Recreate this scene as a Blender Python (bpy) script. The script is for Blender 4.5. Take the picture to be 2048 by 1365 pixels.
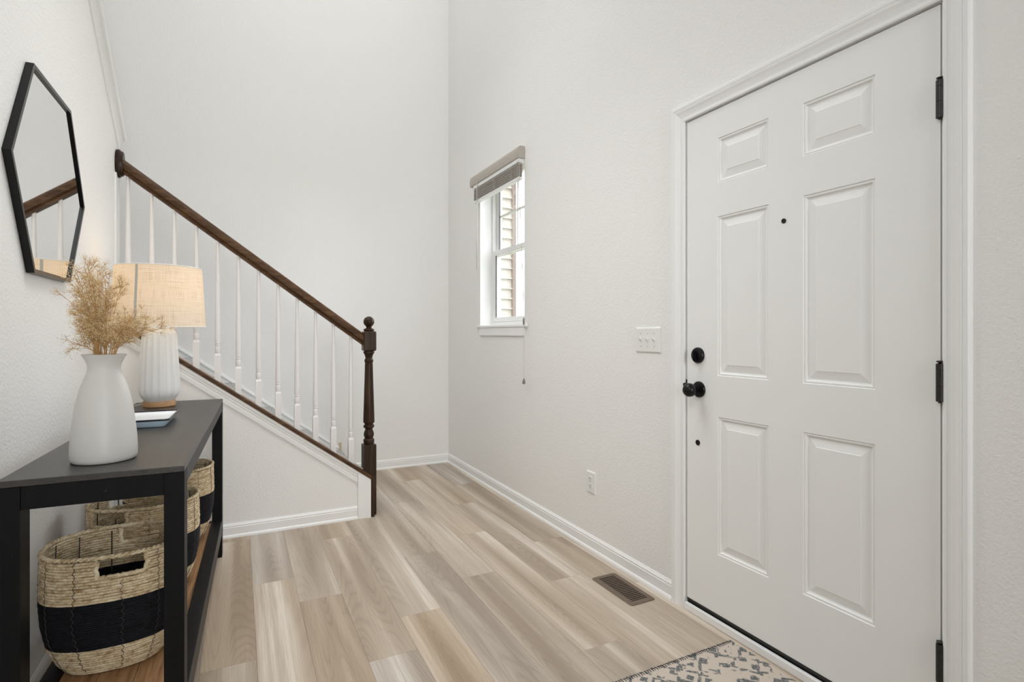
import bpy, bmesh, math, random
from mathutils import Vector, Matrix, noise

random.seed(7)
for _o in list(bpy.data.objects):
    bpy.data.objects.remove(_o)
scene = bpy.context.scene
COL = scene.collection

# ------------------------------------------------------------------ camera
F_PX = 1082.0
YAW = math.atan2(1024 - 477.5, F_PX)
CAM_H = 1.168
cam_d = bpy.data.cameras.new('camera')
cam = bpy.data.objects.new('camera', cam_d)
COL.objects.link(cam)
cam.location = (0, 0, CAM_H)
cam.rotation_euler = (math.radians(90), 0, -YAW)
cam_d.sensor_fit = 'HORIZONTAL'
cam_d.sensor_width = 36.0
cam_d.lens = 36.0 * F_PX / 2048.0
cam_d.shift_y = -15.5 / 2048.0
cam_d.clip_start = 0.05
scene.camera = cam

# ------------------------------------------------------------------ world, lights, exposure
world = bpy.data.worlds.new('world')
scene.world = world
world.use_nodes = True
_nt = world.node_tree
_bg = _nt.nodes['Background']
_bg.inputs['Color'].default_value = (0.90, 0.95, 1.0, 1)
_bg.inputs['Strength'].default_value = 7.0


def area_light(name, loc, target, sx, sy, power, color, spread=180):
    l = bpy.data.lights.new(name, 'AREA')
    l.shape = 'RECTANGLE'
    l.size, l.size_y, l.energy, l.color = sx, sy, power, color
    l.spread = math.radians(spread)
    o = bpy.data.objects.new(name, l)
    COL.objects.link(o)
    o.location = loc
    o.rotation_euler = (Vector(target) - Vector(loc)).to_track_quat('-Z', 'Y').to_euler()
    return o


# added fill light behind the camera, close to the door wall
area_light('rear_fill_light', (0.75, -3.85, 1.9), (0.2, 3.5, 1.5), 1.7, 2.6, 29.5, (0.96, 0.98, 0.99), 90)
# unseen fill light added under the ceiling of the two-storey foyer
area_light('foyer_ceiling_fill', (0.45, 2.9, 5.15), (0.45, 2.9, 0.0), 1.9, 2.4, 29.5, (0.96, 0.98, 0.99))
# two fill lights added high in the foyer, without a fixture
area_light('foyer_fill_upper', (0.52, 2.35, 3.95), (0.52, 2.35, 0.0), 0.9, 0.9, 4.2, (0.97, 0.98, 0.985))
area_light('foyer_fill_lower', (0.40, 2.2, 3.3), (0.40, 2.2, 0.0), 0.9, 0.9, 7.6, (0.97, 0.98, 0.985), 100)
# fill lights added near the stairs and beside the camera, brightening the door wall
area_light('stair_fill_light', (-0.35, 3.0, 3.6), (1.7, 3.0, 0.8), 0.9, 0.9, 3.6, (0.97, 0.98, 0.985), 90)
area_light('hall_fill_light', (-0.50, 0.3, 2.6), (1.7, 2.2, 0.8), 1.0, 1.0, 6.2, (0.97, 0.98, 0.985), 90)
# sun / bright sky outside on the neighbouring siding
sun_d = bpy.data.lights.new('sun', 'SUN')
sun_d.energy = 1.5
sun_d.angle = math.radians(3)
sun_d.color = (1.0, 0.96, 0.9)
sun = bpy.data.objects.new('sun', sun_d)
COL.objects.link(sun)
sun.rotation_euler = (Vector((-0.15, 0.75, -0.65))).to_track_quat('-Z', 'Y').to_euler()

vs = scene.view_settings
vs.view_transform = 'Standard'
vs.look = 'None'
vs.gamma = 1.0
vs.exposure = 0.09
vs.use_curve_mapping = False
scene.cycles.max_bounces = 9
scene.cycles.diffuse_bounces = 5
scene.cycles.adaptive_threshold = 0.03
scene.cycles.use_light_tree = False
scene.cycles.caustics_reflective = False
scene.cycles.caustics_refractive = False
scene.cycles.transparent_max_bounces = 16

# ------------------------------------------------------------------ node helpers
class NT:
    def __init__(self, name):
        self.m = bpy.data.materials.new(name)
        self.m.use_nodes = True
        self.t = self.m.node_tree
        self.t.nodes.clear()
        self.out = self.t.nodes.new('ShaderNodeOutputMaterial')
        self.b = self.t.nodes.new('ShaderNodeBsdfPrincipled')
        self.t.links.new(self.b.outputs[0], self.out.inputs[0])

    def n(self, typ, **kw):
        nd = self.t.nodes.new(typ)
        for k, v in kw.items():
            if k in nd.inputs.keys():
                nd.inputs[k].default_value = v
            else:
                setattr(nd, k, v)
        return nd

    def l(self, a, b):
        self.t.links.new(a, b)

    def coords(self, scale=(1, 1, 1), kind='Object', rnd=False, rot=(0, 0, 0)):
        tc = self.n('ShaderNodeTexCoord')
        mp = self.n('ShaderNodeMapping')
        mp.inputs['Scale'].default_value = scale
        mp.inputs['Rotation'].default_value = rot
        src = tc.outputs[kind]
        if rnd:
            oi = self.n('ShaderNodeObjectInfo')
            ml = self.n('ShaderNodeVectorMath', operation='SCALE')
            cb = self.n('ShaderNodeCombineXYZ')
            for i in range(3):
                self.l(oi.outputs['Random'], cb.inputs[i])
            self.l(cb.outputs[0], ml.inputs[0])
            ml.inputs['Scale'].default_value = 37.0
            ad = self.n('ShaderNodeVectorMath', operation='ADD')
            self.l(src, ad.inputs[0])
            self.l(ml.outputs[0], ad.inputs[1])
            src = ad.outputs[0]
        self.l(src, mp.inputs[0])
        return mp.outputs[0]

    def noise(self, vec, scale, detail=4, rough=0.55, dist=0.0):
        nd = self.n('ShaderNodeTexNoise')
        nd.inputs['Scale'].default_value = scale
        nd.inputs['Detail'].default_value = detail
        nd.inputs['Roughness'].default_value = rough
        nd.inputs['Distortion'].default_value = dist
        self.l(vec, nd.inputs['Vector'])
        return nd.outputs['Fac']

    def ramp(self, fac, stops):
        r = self.n('ShaderNodeValToRGB')
        cr = r.color_ramp
        while len(cr.elements) < len(stops):
            cr.elements.new(0.5)
        for e, (p, c) in zip(cr.elements, stops):
            e.position = p
            e.color = tuple(c) + (1,) if len(c) == 3 else c
        self.l(fac, r.inputs[0])
        return r.outputs[0]

    def mix(self, fac, a, b, mode='MIX'):
        nd = self.n('ShaderNodeMix', data_type='RGBA', blend_type=mode)
        if hasattr(fac, 'is_linked') or hasattr(fac, 'node'):
            self.l(fac, nd.inputs[0])
        else:
            nd.inputs[0].default_value = fac
        for i, x in ((6, a), (7, b)):
            if hasattr(x, 'node'):
                self.l(x, nd.inputs[i])
            else:
                nd.inputs[i].default_value = tuple(x) + (1,)
        return nd.outputs[2]

    def math(self, op, a, b=None):
        nd = self.n('ShaderNodeMath', operation=op)
        for i, x in ((0, a), (1, b)):
            if x is None:
                continue
            if hasattr(x, 'node'):
                self.l(x, nd.inputs[i])
            else:
                nd.inputs[i].default_value = x
        return nd.outputs[0]

    def color(self, c):
        if hasattr(c, 'node'):
            self.l(c, self.b.inputs['Base Color'])
        else:
            self.b.inputs['Base Color'].default_value = tuple(c) + (1,)

    def bump(self, h, strength, distance):
        nd = self.n('ShaderNodeBump')
        nd.inputs['Strength'].default_value = strength
        nd.inputs['Distance'].default_value = distance
        self.l(h, nd.inputs['Height'])
        self.l(nd.outputs[0], self.b.inputs['Normal'])

    def set(self, rough=0.5, metal=0.0, spec=0.5):
        self.b.inputs['Roughness'].default_value = rough
        self.b.inputs['Metallic'].default_value = metal
        self.b.inputs['Specular IOR Level'].default_value = spec
        return self


def plain(name, col, rough=0.5, metal=0.0, spec=0.5, var=0.04, nscale=30):
    k = NT(name)
    v = k.coords()
    f = k.noise(v, nscale, 3)
    k.color(k.mix(f, [c * (1 - var) for c in col], [min(1, c * (1 + var)) for c in col]))
    k.set(rough, metal, spec)
    return k.m


def paint_wall(name, col):
    k = NT(name)
    v = k.coords(kind='Object')
    a = k.noise(v, 105, 1.6, 0.6)
    k.color(k.mix(a, [c * 0.99 for c in col], [min(1, c * 1.01) for c in col]))
    k.bump(a, 0.30, 0.006)
    k.set(0.62, 0, 0.3)
    return k.m


def wood(name, dark, mid, light, grain_axis='X', rough=0.35, spec=0.5, s=1.0, rnd=False, bump=0.15):
    k = NT(name)
    ax = {'X': (0.06, 1, 1), 'Y': (1, 0.06, 1), 'Z': (1, 1, 0.06)}[grain_axis]
    v = k.coords(tuple(a * s for a in ax), rnd=rnd)
    f1 = k.noise(v, 38, 5, 0.6, 0.6)
    f2 = k.noise(v, 190, 3, 0.6)
    f = k.math('ADD', k.math('MULTIPLY', f1, 0.65), k.math('MULTIPLY', f2, 0.35))
    k.color(k.ramp(f, [(0.30, dark), (0.5, mid), (0.70, light)]))
    k.bump(f2, bump, 0.002)
    k.set(rough, 0, spec)
    return k.m


M = {}
M['wall'] = paint_wall('wall_paint', (0.885, 0.875, 0.855))
M['ceiling'] = paint_wall('ceiling_paint', (0.90, 0.895, 0.88))
M['trim'] = plain('trim_paint', (0.89, 0.89, 0.88), 0.38, var=0.01)
M['door'] = plain('door_paint', (0.885, 0.885, 0.87), 0.42, var=0.012, nscale=8)
M['baluster'] = plain('baluster_paint', (0.84, 0.815, 0.805), 0.4, var=0.02)
M['black_metal'] = plain('black_metal', (0.012, 0.012, 0.013), 0.3, 0.6, var=0.1)
M['black_rubber'] = plain('black_rubber', (0.010, 0.010, 0.011), 0.55, var=0.2)
M['hinge_metal'] = plain('hinge_metal', (0.035, 0.034, 0.032), 0.42, 0.5, var=0.1)
M['plastic_white'] = plain('plastic_white', (0.85, 0.85, 0.83), 0.3, var=0.01)
M['slot_dark'] = plain('slot_dark', (0.05, 0.05, 0.05), 0.6)
M['subfloor'] = plain('subfloor', (0.26, 0.205, 0.155), 0.8)
M['brown'] = wood('walnut_stain_slope', (0.028, 0.012, 0.0045), (0.076, 0.037, 0.0155), (0.150, 0.080, 0.036), 'X', 0.42, 0.18)
M['brown_v'] = wood('walnut_stain_post', (0.010, 0.0055, 0.0028), (0.034, 0.018, 0.009), (0.080, 0.046, 0.025), 'Z', 0.34, 0.22)
M['beige_fillet'] = plain('beige_fillet', (0.62, 0.55, 0.49), 0.5)
M['table_black'] = wood('black_table_stain', (0.0030, 0.0030, 0.0034), (0.0042, 0.0042, 0.0047), (0.0062, 0.0062, 0.0066), 'Z', 0.5, 0.16)
M['table_top'] = wood('black_table_top', (0.007, 0.0058, 0.005), (0.018, 0.0142, 0.0115), (0.036, 0.0285, 0.0225), 'Y', 0.36, 0.75, bump=0.4)
M['table_black_y'] = wood('black_table_stain_long', (0.0032, 0.0032, 0.0036), (0.005, 0.005, 0.0055), (0.009, 0.009, 0.0095), 'Y', 0.45, 0.32)
M['shelf_wood'] = wood('shelf_wood', (0.16, 0.075, 0.03), (0.36, 0.20, 0.095), (0.50, 0.31, 0.17), 'Y', 0.5, 0.3)
M['lamp_wood'] = wood('lamp_foot_wood', (0.36, 0.19, 0.085), (0.50, 0.29, 0.14), (0.60, 0.38, 0.21), 'X', 0.5, 0.3)
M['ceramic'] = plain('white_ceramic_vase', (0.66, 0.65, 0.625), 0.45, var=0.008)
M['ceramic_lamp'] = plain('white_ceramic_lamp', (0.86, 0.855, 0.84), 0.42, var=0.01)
M['tray_white'] = plain('enamel_white', (0.84, 0.86, 0.87), 0.18, var=0.01)
M['tray_blue'] = plain('enamel_pale_blue', (0.62, 0.78, 0.90), 0.2, var=0.02)
M['tray_rim'] = plain('enamel_black_rim', (0.008, 0.010, 0.016), 0.18)
M['register'] = plain('register_brown', (0.17, 0.125, 0.092), 0.45, 0.3, var=0.06)
M['register_slat'] = plain('register_slat_brown', (0.15, 0.11, 0.082), 0.45, 0.3, var=0.06)
M['void'] = plain('duct_dark', (0.008, 0.007, 0.006), 0.8)
M['gasket'] = plain('window_gasket_grey', (0.16, 0.16, 0.165), 0.6)
M['valance'] = plain('valance_taupe', (0.47, 0.425, 0.375), 0.5, var=0.03)
M['slat'] = plain('blind_slat_taupe', (0.34, 0.305, 0.265), 0.45, var=0.06)
M['cord'] = plain('blind_cord_grey', (0.55, 0.52, 0.48), 0.7)
M['tassel'] = plain('tassel_taupe', (0.25, 0.215, 0.18), 0.5)
M['vinyl'] = plain('window_vinyl', (0.87, 0.87, 0.865), 0.3, var=0.01)
M['siding'] = plain('siding_cream', (0.42, 0.375, 0.33), 0.6, var=0.03)
M['siding_trim'] = plain('siding_trim', (0.17, 0.125, 0.10), 0.6, var=0.03)
M['ground'] = plain('ground_outside', (0.28, 0.30, 0.20), 0.9, var=0.2, nscale=4)
M['bare_wood'] = wood('bare_pine', (0.50, 0.38, 0.24), (0.62, 0.50, 0.36), (0.70, 0.60, 0.47), 'Z', 0.6, 0.2)
M['seam'] = plain('linen_seam', (0.50, 0.49, 0.44), 0.9)
M['brass_dark'] = plain('lamp_metal', (0.55, 0.50, 0.42), 0.35, 0.8)


def mat_mirror():
    k = NT('mirror_silver')
    v = k.coords()
    f = k.noise(v, 3, 2)
    k.color(k.mix(f, (0.86, 0.865, 0.86), (0.88, 0.885, 0.88)))
    k.set(0.02, 1.0, 0.5)
    return k.m


def mat_glass():
    k = NT('pane_glass')
    k.t.nodes.remove(k.b)
    tr = k.n('ShaderNodeBsdfTransparent')
    tr.inputs[0].default_value = (0.985, 0.985, 0.985, 1)
    gl = k.n('ShaderNodeBsdfGlossy')
    gl.inputs['Roughness'].default_value = 0.02
    fr = k.n('ShaderNodeFresnel')
    fr.inputs['IOR'].default_value = 1.35
    mx = k.n('ShaderNodeMixShader')
    k.l(k.math('MULTIPLY', fr.outputs[0], 0.6), mx.inputs[0])
    k.l(tr.outputs[0], mx.inputs[1])
    k.l(gl.outputs[0], mx.inputs[2])
    k.l(mx.outputs[0], k.out.inputs[0])
    return k.m


def mat_shade():
    k = NT('linen_shade')
    v = k.coords(kind='UV')
    th1 = k.n('ShaderNodeMapping')
    th1.inputs['Scale'].default_value = (260, 3.0, 1)
    k.l(v, th1.inputs[0])
    n1 = k.noise(th1.outputs[0], 1.0, 3, 0.6)
    th2 = k.n('ShaderNodeMapping')
    th2.inputs['Scale'].default_value = (9.0, 75, 1)
    k.l(v, th2.inputs[0])
    n2 = k.noise(th2.outputs[0], 1.0, 3, 0.6)
    w = k.math('MULTIPLY', k.math('ADD', n1, n2), 0.5)
    col = k.ramp(w, [(0.34, (0.78, 0.70, 0.56)), (0.47, (0.90, 0.875, 0.82)), (0.65, (0.94, 0.925, 0.89))])
    k.color(col)
    k.set(0.8, 0, 0.1)
    tl = k.n('ShaderNodeBsdfTranslucent')
    k.l(k.ramp(w, [(0.34, (0.62, 0.34, 0.10)), (0.47, (0.95, 0.74, 0.44)), (0.65, (0.97, 0.81, 0.54))]), tl.inputs[0])
    mx = k.n('ShaderNodeMixShader')
    mx.inputs[0].default_value = 0.45
    k.l(k.b.outputs[0], mx.inputs[1])
    k.l(tl.outputs[0], mx.inputs[2])
    k.l(mx.outputs[0], k.out.inputs[0])
    return k.m


def mat_bulb():
    k = NT('bulb_glow')
    k.color((1, 0.9, 0.7))
    k.b.inputs['Emission Color'].default_value = (1.0, 0.72, 0.38, 1)
    k.b.inputs['Emission Strength'].default_value = 5
    return k.m


def mat_plank():
    k = NT('oak_plank')
    oi = k.n('ShaderNodeObjectInfo')
    v = k.coords((1, 1, 1), rnd=True)

    def mp(sc):
        q = k.n('ShaderNodeMapping')
        q.inputs['Scale'].default_value = sc
        k.l(v, q.inputs[0])
        return q.outputs[0]
    broad = k.noise(mp((9.5, 0.55, 1)), 1.0, 1.5, 0.5, 0.25)
    streak = k.noise(mp((48, 0.9, 1)), 1.0, 3, 0.6, 0.35)
    fine = k.noise(mp((360, 6, 1)), 1.0, 2, 0.6)
    warp = k.noise(mp((8.5, 0.8, 1)), 1.0, 0.5, 0.5)
    # cathedral figure: contour lines of a stretched noise field, strongest in the heartwood
    rings = k.math('SINE', k.math('MULTIPLY', warp, 200.0))
    rings = k.math('POWER', k.math('ADD', k.math('MULTIPLY', rings, 0.5), 0.5), 3.0)
    mask = k.ramp(broad, [(0.40, (1, 1, 1)), (0.54, (0.08, 0.08, 0.08))])
    base = k.ramp(broad, [(0.32, (0.335, 0.262, 0.195)), (0.46, (0.475, 0.39, 0.305)), (0.56, (0.56, 0.475, 0.385)), (0.68, (0.72, 0.65, 0.56))])
    c = k.mix(k.ramp(streak, [(0.36, (0.5, 0.5, 0.5)), (0.6, (0, 0, 0))]), base, (0.385, 0.30, 0.225))
    ringf = k.math('MULTIPLY', k.math('MULTIPLY', rings, mask), 0.33)
    c = k.mix(ringf, c, (0.25, 0.19, 0.138))
    c = k.mix(k.ramp(fine, [(0.35, (0.26, 0.26, 0.26)), (0.6, (0, 0, 0))]), c, (0.30, 0.23, 0.168))
    # per-plank tone
    hs = k.n('ShaderNodeHueSaturation')
    k.l(c, hs.inputs['Color'])
    k.l(k.math('ADD', k.math('MULTIPLY', oi.outputs['Random'], 0.16), 0.94), hs.inputs['Value'])
    wn = k.n('ShaderNodeTexWhiteNoise', noise_dimensions='1D')
    k.l(k.math('MULTIPLY', oi.outputs['Random'], 91.7), wn.inputs['W'])
    k.l(k.math('ADD', k.math('MULTIPLY', wn.outputs[0], 0.40), 0.80), hs.inputs['Saturation'])
    k.color(hs.outputs[0])
    k.bump(k.math('ADD', fine, k.math('MULTIPLY', rings, 0.15)), 0.06, 0.001)
    k.set(0.42, 0, 0.4)
    return k.m


def mat_coil(name, dark, mid, light):
    k = NT(name)
    v = k.coords((1, 1, 1), rnd=True)
    n1 = k.noise(v, 42, 4, 0.6)
    n2 = k.noise(v, 260, 3, 0.6)
    f = k.math('ADD', k.math('MULTIPLY', n1, 0.6), k.math('MULTIPLY', n2, 0.4))
    k.color(k.ramp(f, [(0.36, dark), (0.5, mid), (0.64, light)]))
    k.bump(n2, 0.5, 0.003)
    k.set(0.7, 0, 0.25)
    return k.m


def mat_carpet():
    k = NT('stair_carpet')
    v = k.coords()
    n1 = k.n('ShaderNodeTexVoronoi', feature='DISTANCE_TO_EDGE')
    n1.inputs['Scale'].default_value = 62
    k.l(v, n1.inputs['Vector'])
    n2 = k.noise(v, 300, 3)
    f = k.math('ADD', k.math('MULTIPLY', n1.outputs['Distance'], 2.4), k.math('MULTIPLY', n2, 0.45))
    k.color(k.ramp(f, [(0.26, (0.12, 0.12, 0.13)), (0.40, (0.45, 0.45, 0.46)), (0.6, (0.66, 0.66, 0.65))]))
    k.bump(n2, 0.8, 0.004)
    k.set(0.95, 0, 0.1)
    return k.m


def mat_rug():
    k = NT('rug_print')
    v = k.coords()
    jit = k.noise(v, 22, 3)
    ad = k.n('ShaderNodeVectorMath', operation='ADD')
    k.l(v, ad.inputs[0])
    cb = k.n('ShaderNodeCombineXYZ')
    k.l(k.math('MULTIPLY', jit, 0.018), cb.inputs[0])
    k.l(k.math('MULTIPLY', k.noise(v, 31, 3), 0.018), cb.inputs[1])
    k.l(cb.outputs[0], ad.inputs[1])

    def diamonds(scale, rot, lo, hi, rndness):
        q = k.n('ShaderNodeMapping')
        q.inputs['Rotation'].default_value = (0, 0, rot)
        k.l(ad.outputs[0], q.inputs[0])
        vo = k.n('ShaderNodeTexVoronoi', feature='F1', distance='MANHATTAN', voronoi_dimensions='2D')
        vo.inputs['Scale'].default_value = scale
        vo.inputs['Randomness'].default_value = rndness
        k.l(q.outputs[0], vo.inputs['Vector'])
        return k.ramp(vo.outputs['Distance'], [(lo, (1, 1, 1)), (hi, (0, 0, 0))])
    d1 = diamonds(21, 0.05, 0.33, 0.41, 0.5)
    # open chevrons: ring of a coarser diamond lattice
    q = k.n('ShaderNodeMapping')
    k.l(ad.outputs[0], q.inputs[0])
    vo = k.n('ShaderNodeTexVoronoi', feature='F1', distance='MANHATTAN', voronoi_dimensions='2D')
    vo.inputs['Scale'].default_value = 10.5
    vo.inputs['Randomness'].default_value = 0.25
    k.l(q.outputs[0], vo.inputs['Vector'])
    ring = k.ramp(vo.outputs['Distance'], [(0.44, (0, 0, 0)), (0.48, (1, 1, 1)), (0.60, (1, 1, 1)), (0.64, (0, 0, 0))])
    brk = k.ramp(k.noise(v, 22, 2), [(0.47, (0, 0, 0)), (0.52, (1, 1, 1))])
    brk2 = k.ramp(k.noise(v, 21, 2), [(0.42, (0, 0, 0)), (0.47, (1, 1, 1))])
    m = k.math('MAXIMUM', k.math('MULTIPLY', d1, brk2), k.math('MULTIPLY', ring, brk))
    weave = k.noise(k.coords((420, 90, 1)), 1.0, 2)
    m = k.math('MULTIPLY', m, k.ramp(weave, [(0.36, (0.35, 0.35, 0.35)), (0.52, (1, 1, 1))]))
    speck = k.noise(v, 420, 2)
    base = k.mix(speck, (0.50, 0.43, 0.36), (0.68, 0.61, 0.53))
    k.color(k.mix(m, base, (0.105, 0.118, 0.128)))
    k.bump(weave, 0.5, 0.002)
    k.set(0.95, 0, 0.1)
    return k.m


M['mirror'] = mat_mirror()
M['glass'] = mat_glass()
M['shade'] = mat_shade()
M['bulb'] = mat_bulb()
M['plank'] = mat_plank()
M['coil'] = mat_coil('seagrass_coil', (0.33, 0.21, 0.10), (0.66, 0.53, 0.34), (0.86, 0.78, 0.60))
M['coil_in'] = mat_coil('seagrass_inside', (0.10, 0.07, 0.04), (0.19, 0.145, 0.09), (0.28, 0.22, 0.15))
M['coil_black'] = mat_coil('navy_cord', (0.003, 0.003, 0.005), (0.006, 0.0065, 0.010), (0.011, 0.012, 0.018))
M['thread'] = plain('dark_thread', (0.05, 0.04, 0.035), 0.7)
M['carpet'] = mat_carpet()
M['rug'] = mat_rug()
M['stitch'] = plain('rug_stitch', (0.030, 0.034, 0.038), 0.8)
M['stem'] = plain('dried_stem', (0.50, 0.29, 0.11), 0.7, var=0.2, nscale=60)
M['blossom'] = plain('dried_blossom', (0.78, 0.61, 0.34), 0.8, var=0.3, nscale=120)

# ------------------------------------------------------------------ mesh helpers
def new_obj(name, bm, mat, parent=None, smooth=False, angle=None):
    me = bpy.data.meshes.new(name)
    bmesh.ops.recalc_face_normals(bm, faces=bm.faces)
    if smooth:
        for f in bm.faces:
            f.smooth = True
        if angle is not None:
            for e in bm.edges:
                if len(e.link_faces) == 2 and e.calc_face_angle(0) > angle:
                    e.smooth = False
    bm.to_mesh(me)
    bm.free()
    me.materials.append(M[mat])
    o = bpy.data.objects.new(name, me)
    COL.objects.link(o)
    if parent is not None:
        o.parent = parent
    return o


def link_copy(src, parent, loc=None):
    c = src.copy()
    COL.objects.link(c)
    c.parent = parent
    if loc is not None:
        c.location = loc
    return c


def empty(name, loc=(0, 0, 0), rz=0.0, parent=None):
    o = bpy.data.objects.new(name, None)
    COL.objects.link(o)
    o.location = loc
    o.rotation_euler = (0, 0, rz)
    o.empty_display_size = 0.05
    if parent is not None:
        o.parent = parent
    return o


def tag(o, label, cat, group=None, kind=None):
    o['label'] = label
    o['category'] = cat
    if group:
        o['group'] = group
    if kind:
        o['kind'] = kind
    return o


def box(bm, x0, x1, y0, y1, z0, z1):
    vs_ = [bm.verts.new((x, y, z)) for z in (z0, z1) for y in (y0, y1) for x in (x0, x1)]
    for f in ((0, 1, 3, 2), (4, 6, 7, 5), (0, 4, 5, 1), (2, 3, 7, 6), (0, 2, 6, 4), (1, 5, 7, 3)):
        bm.faces.new([vs_[i] for i in f])
    return vs_


def bbox_obj(name, b, mat, parent=None, bevel=0.0, seg=2):
    bm = bmesh.new()
    box(bm, *b)
    if bevel > 0:
        bmesh.ops.bevel(bm, geom=bm.edges[:], offset=bevel, segments=seg, affect='EDGES', profile=0.5)
    return new_obj(name, bm, mat, parent, smooth=bevel > 0, angle=math.radians(18) if bevel > 0 else None)


def prism(bm, loop0, loop1, caps=True):
    a = [bm.verts.new(p) for p in loop0]
    b = [bm.verts.new(p) for p in loop1]
    n = len(a)
    for i in range(n):
        bm.faces.new((a[i], a[(i + 1) % n], b[(i + 1) % n], b[i]))
    if caps:
        bm.faces.new(a[::-1])
        bm.faces.new(b)


def lathe(bm, prof, seg=32, cx=0, cy=0, rfun=None, close_bottom=True, close_top=True):
    rings = []
    for (r, z) in prof:
        ring = []
        for i in range(seg):
            t = 2 * math.pi * i / seg
            rr = r * (rfun(t, z) if rfun else 1.0)
            ring.append(bm.verts.new((cx + rr * math.cos(t), cy + rr * math.sin(t), z)))
        rings.append(ring)
    for a, b in zip(rings, rings[1:]):
        for i in range(seg):
            j = (i + 1) % seg
            bm.faces.new((a[i], a[j], b[j], b[i]))
    if close_bottom:
        bm.faces.new(rings[0][::-1])
    if close_top:
        bm.faces.new(rings[-1])
    return rings


def tube(bm, pts, rad, seg=6, closed=False, caps=True):
    pts = [Vector(p) for p in pts]
    n = len(pts)
    rads = rad if isinstance(rad, (list, tuple)) else [rad] * n
    rings = []
    prev_u = None
    for i, p in enumerate(pts):
        if closed:
            t = pts[(i + 1) % n] - pts[i - 1]
        else:
            t = pts[min(i + 1, n - 1)] - pts[max(i - 1, 0)]
        if t.length < 1e-9:
            t = Vector((0, 0, 1))
        t.normalize()
        u = prev_u
        if u is None:
            u = t.cross(Vector((0, 0, 1)))
            if u.length < 1e-3:
                u = t.cross(Vector((1, 0, 0)))
        u = (u - t * u.dot(t))
        if u.length < 1e-6:
            u = t.orthogonal()
        u.normalize()
        prev_u = u
        w = t.cross(u)
        rings.append([bm.verts.new(p + (u * math.cos(2 * math.pi * k / seg) + w * math.sin(2 * math.pi * k / seg)) * rads[i]) for k in range(seg)])
    m = n if closed else n - 1
    for i in range(m):
        a, b = rings[i], rings[(i + 1) % n]
        for k in range(seg):
            j = (k + 1) % seg
            bm.faces.new((a[k], a[j], b[j], b[k]))
    if not closed and caps:
        bm.faces.new(rings[0][::-1])
        bm.faces.new(rings[-1])


def cells_with_holes(bm, us, vs_, holes, fn):
    """solid boxes over the (u,v) grid except cells inside a hole; fn(u0,u1,v0,v1) adds one box"""
    for a, b in zip(us, us[1:]):
        for c, d in zip(vs_, vs_[1:]):
            mu, mv = (a + b) / 2, (c + d) / 2
            if any(h[0] < mu < h[1] and h[2] < mv < h[3] for h in holes):
                continue
            fn(a, b, c, d)


# ------------------------------------------------------------------ key dimensions
XR = 1.70          # room face of the front-door wall
YB = 4.645         # back wall
YS = 3.485         # room face of the stair stringer wall
XL = -0.585        # room face of the mirror wall
ZC = 5.2
YN = 3.54          # plane of the balustrade
SL = 0.735         # stair slope

# ------------------------------------------------------------------ floor with planks
bm = bmesh.new()
box(bm, -5.0, XR + 0.16, -4.0, YB + 0.1, -0.12, -0.007)
floor = tag(new_obj('floor', bm, 'subfloor'), 'light oak plank floor of the entry hall', 'floor', kind='structure')
PW, PL = 0.1775, 1.268
joint = {-3: 2.50, -2: 2.0, -1: 2.95, 0: 2.14, 1: 2.775, 2: 2.51, 3: 3.21, 4: 2.19, 5: 2.767, 6: 2.406, 7: 2.924, 8: 2.19, 9: 2.643, 10: 2.0}
for c in range(-8, 11):
    x0 = -0.12 + c * PW
    x1 = min(x0 + PW, XR + 0.012)
    if x1 - x0 < 0.02:
        continue
    j = joint.get(c, 2.0 + (c * 0.37) % 1.2)
    y = j - PL * 6
    while y < YB:
        ya, yb = max(y, -3.2), min(y + PL, YB - 0.003)
        y += PL
        if yb - ya < 0.03 or (x1 < -0.6 and yb > 1.5 and ya > 0.2):
            continue
        bm = bmesh.new()
        cx_, cy_ = (x0 + x1) / 2, (ya + yb) / 2
        hx, hy = (x1 - x0) / 2 - 0.0002, (yb - ya) / 2 - 0.0002
        g = 0.0004
        top = [(-hx + g, -hy + g, 0), (hx - g, -hy + g, 0), (hx - g, hy - g, 0), (-hx + g, hy - g, 0)]
        mid = [(-hx, -hy, -g), (hx, -hy, -g), (hx, hy, -g), (-hx, hy, -g)]
        bot = [(p[0], p[1], -0.007) for p in mid]
        T_, Mi, B_ = ([bm.verts.new(p) for p in L_] for L_ in (top, mid, bot))
        bm.faces.new(T_)
        for A_, C_ in ((T_, Mi), (Mi, B_)):
            for i in range(4):
                bm.faces.new((A_[i], C_[i], C_[(i + 1) % 4], A_[(i + 1) % 4]))
        o = new_obj('plank', bm, 'plank', floor)
        o.location = (cx_, cy_, 0)

# ------------------------------------------------------------------ walls
WY0, WY1, WZ0, WZ1 = 3.175, 3.926, 1.215, 2.42           # window opening
DY0, DY1, DZ1 = 0.767, 1.734, 2.078                      # rough door opening (jamb outside)
bm = bmesh.new()
cells_with_holes(bm, [-4.0, DY0, DY1, WY0, WY1, YB + 0.1], [0.0, WZ0, DZ1, WZ1, ZC],
                 [(DY0, DY1, -1, DZ1), (WY0, WY1, WZ0, WZ1)],
                 lambda a, b, c, d: box(bm, XR, XR + 0.165, a, b, c, d))
bmesh.ops.remove_doubles(bm, verts=bm.verts, dist=1e-5)
tag(new_obj('wall_right', bm, 'wall'), 'off-white textured wall holding the front door and window', 'wall', kind='structure')

bm = bmesh.new()
box(bm, -1.75, XR, YB, YB + 0.1, 0, ZC)
tag(new_obj('wall_back', bm, 'wall'), 'tall off-white back wall behind the staircase', 'wall', kind='structure')

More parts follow.
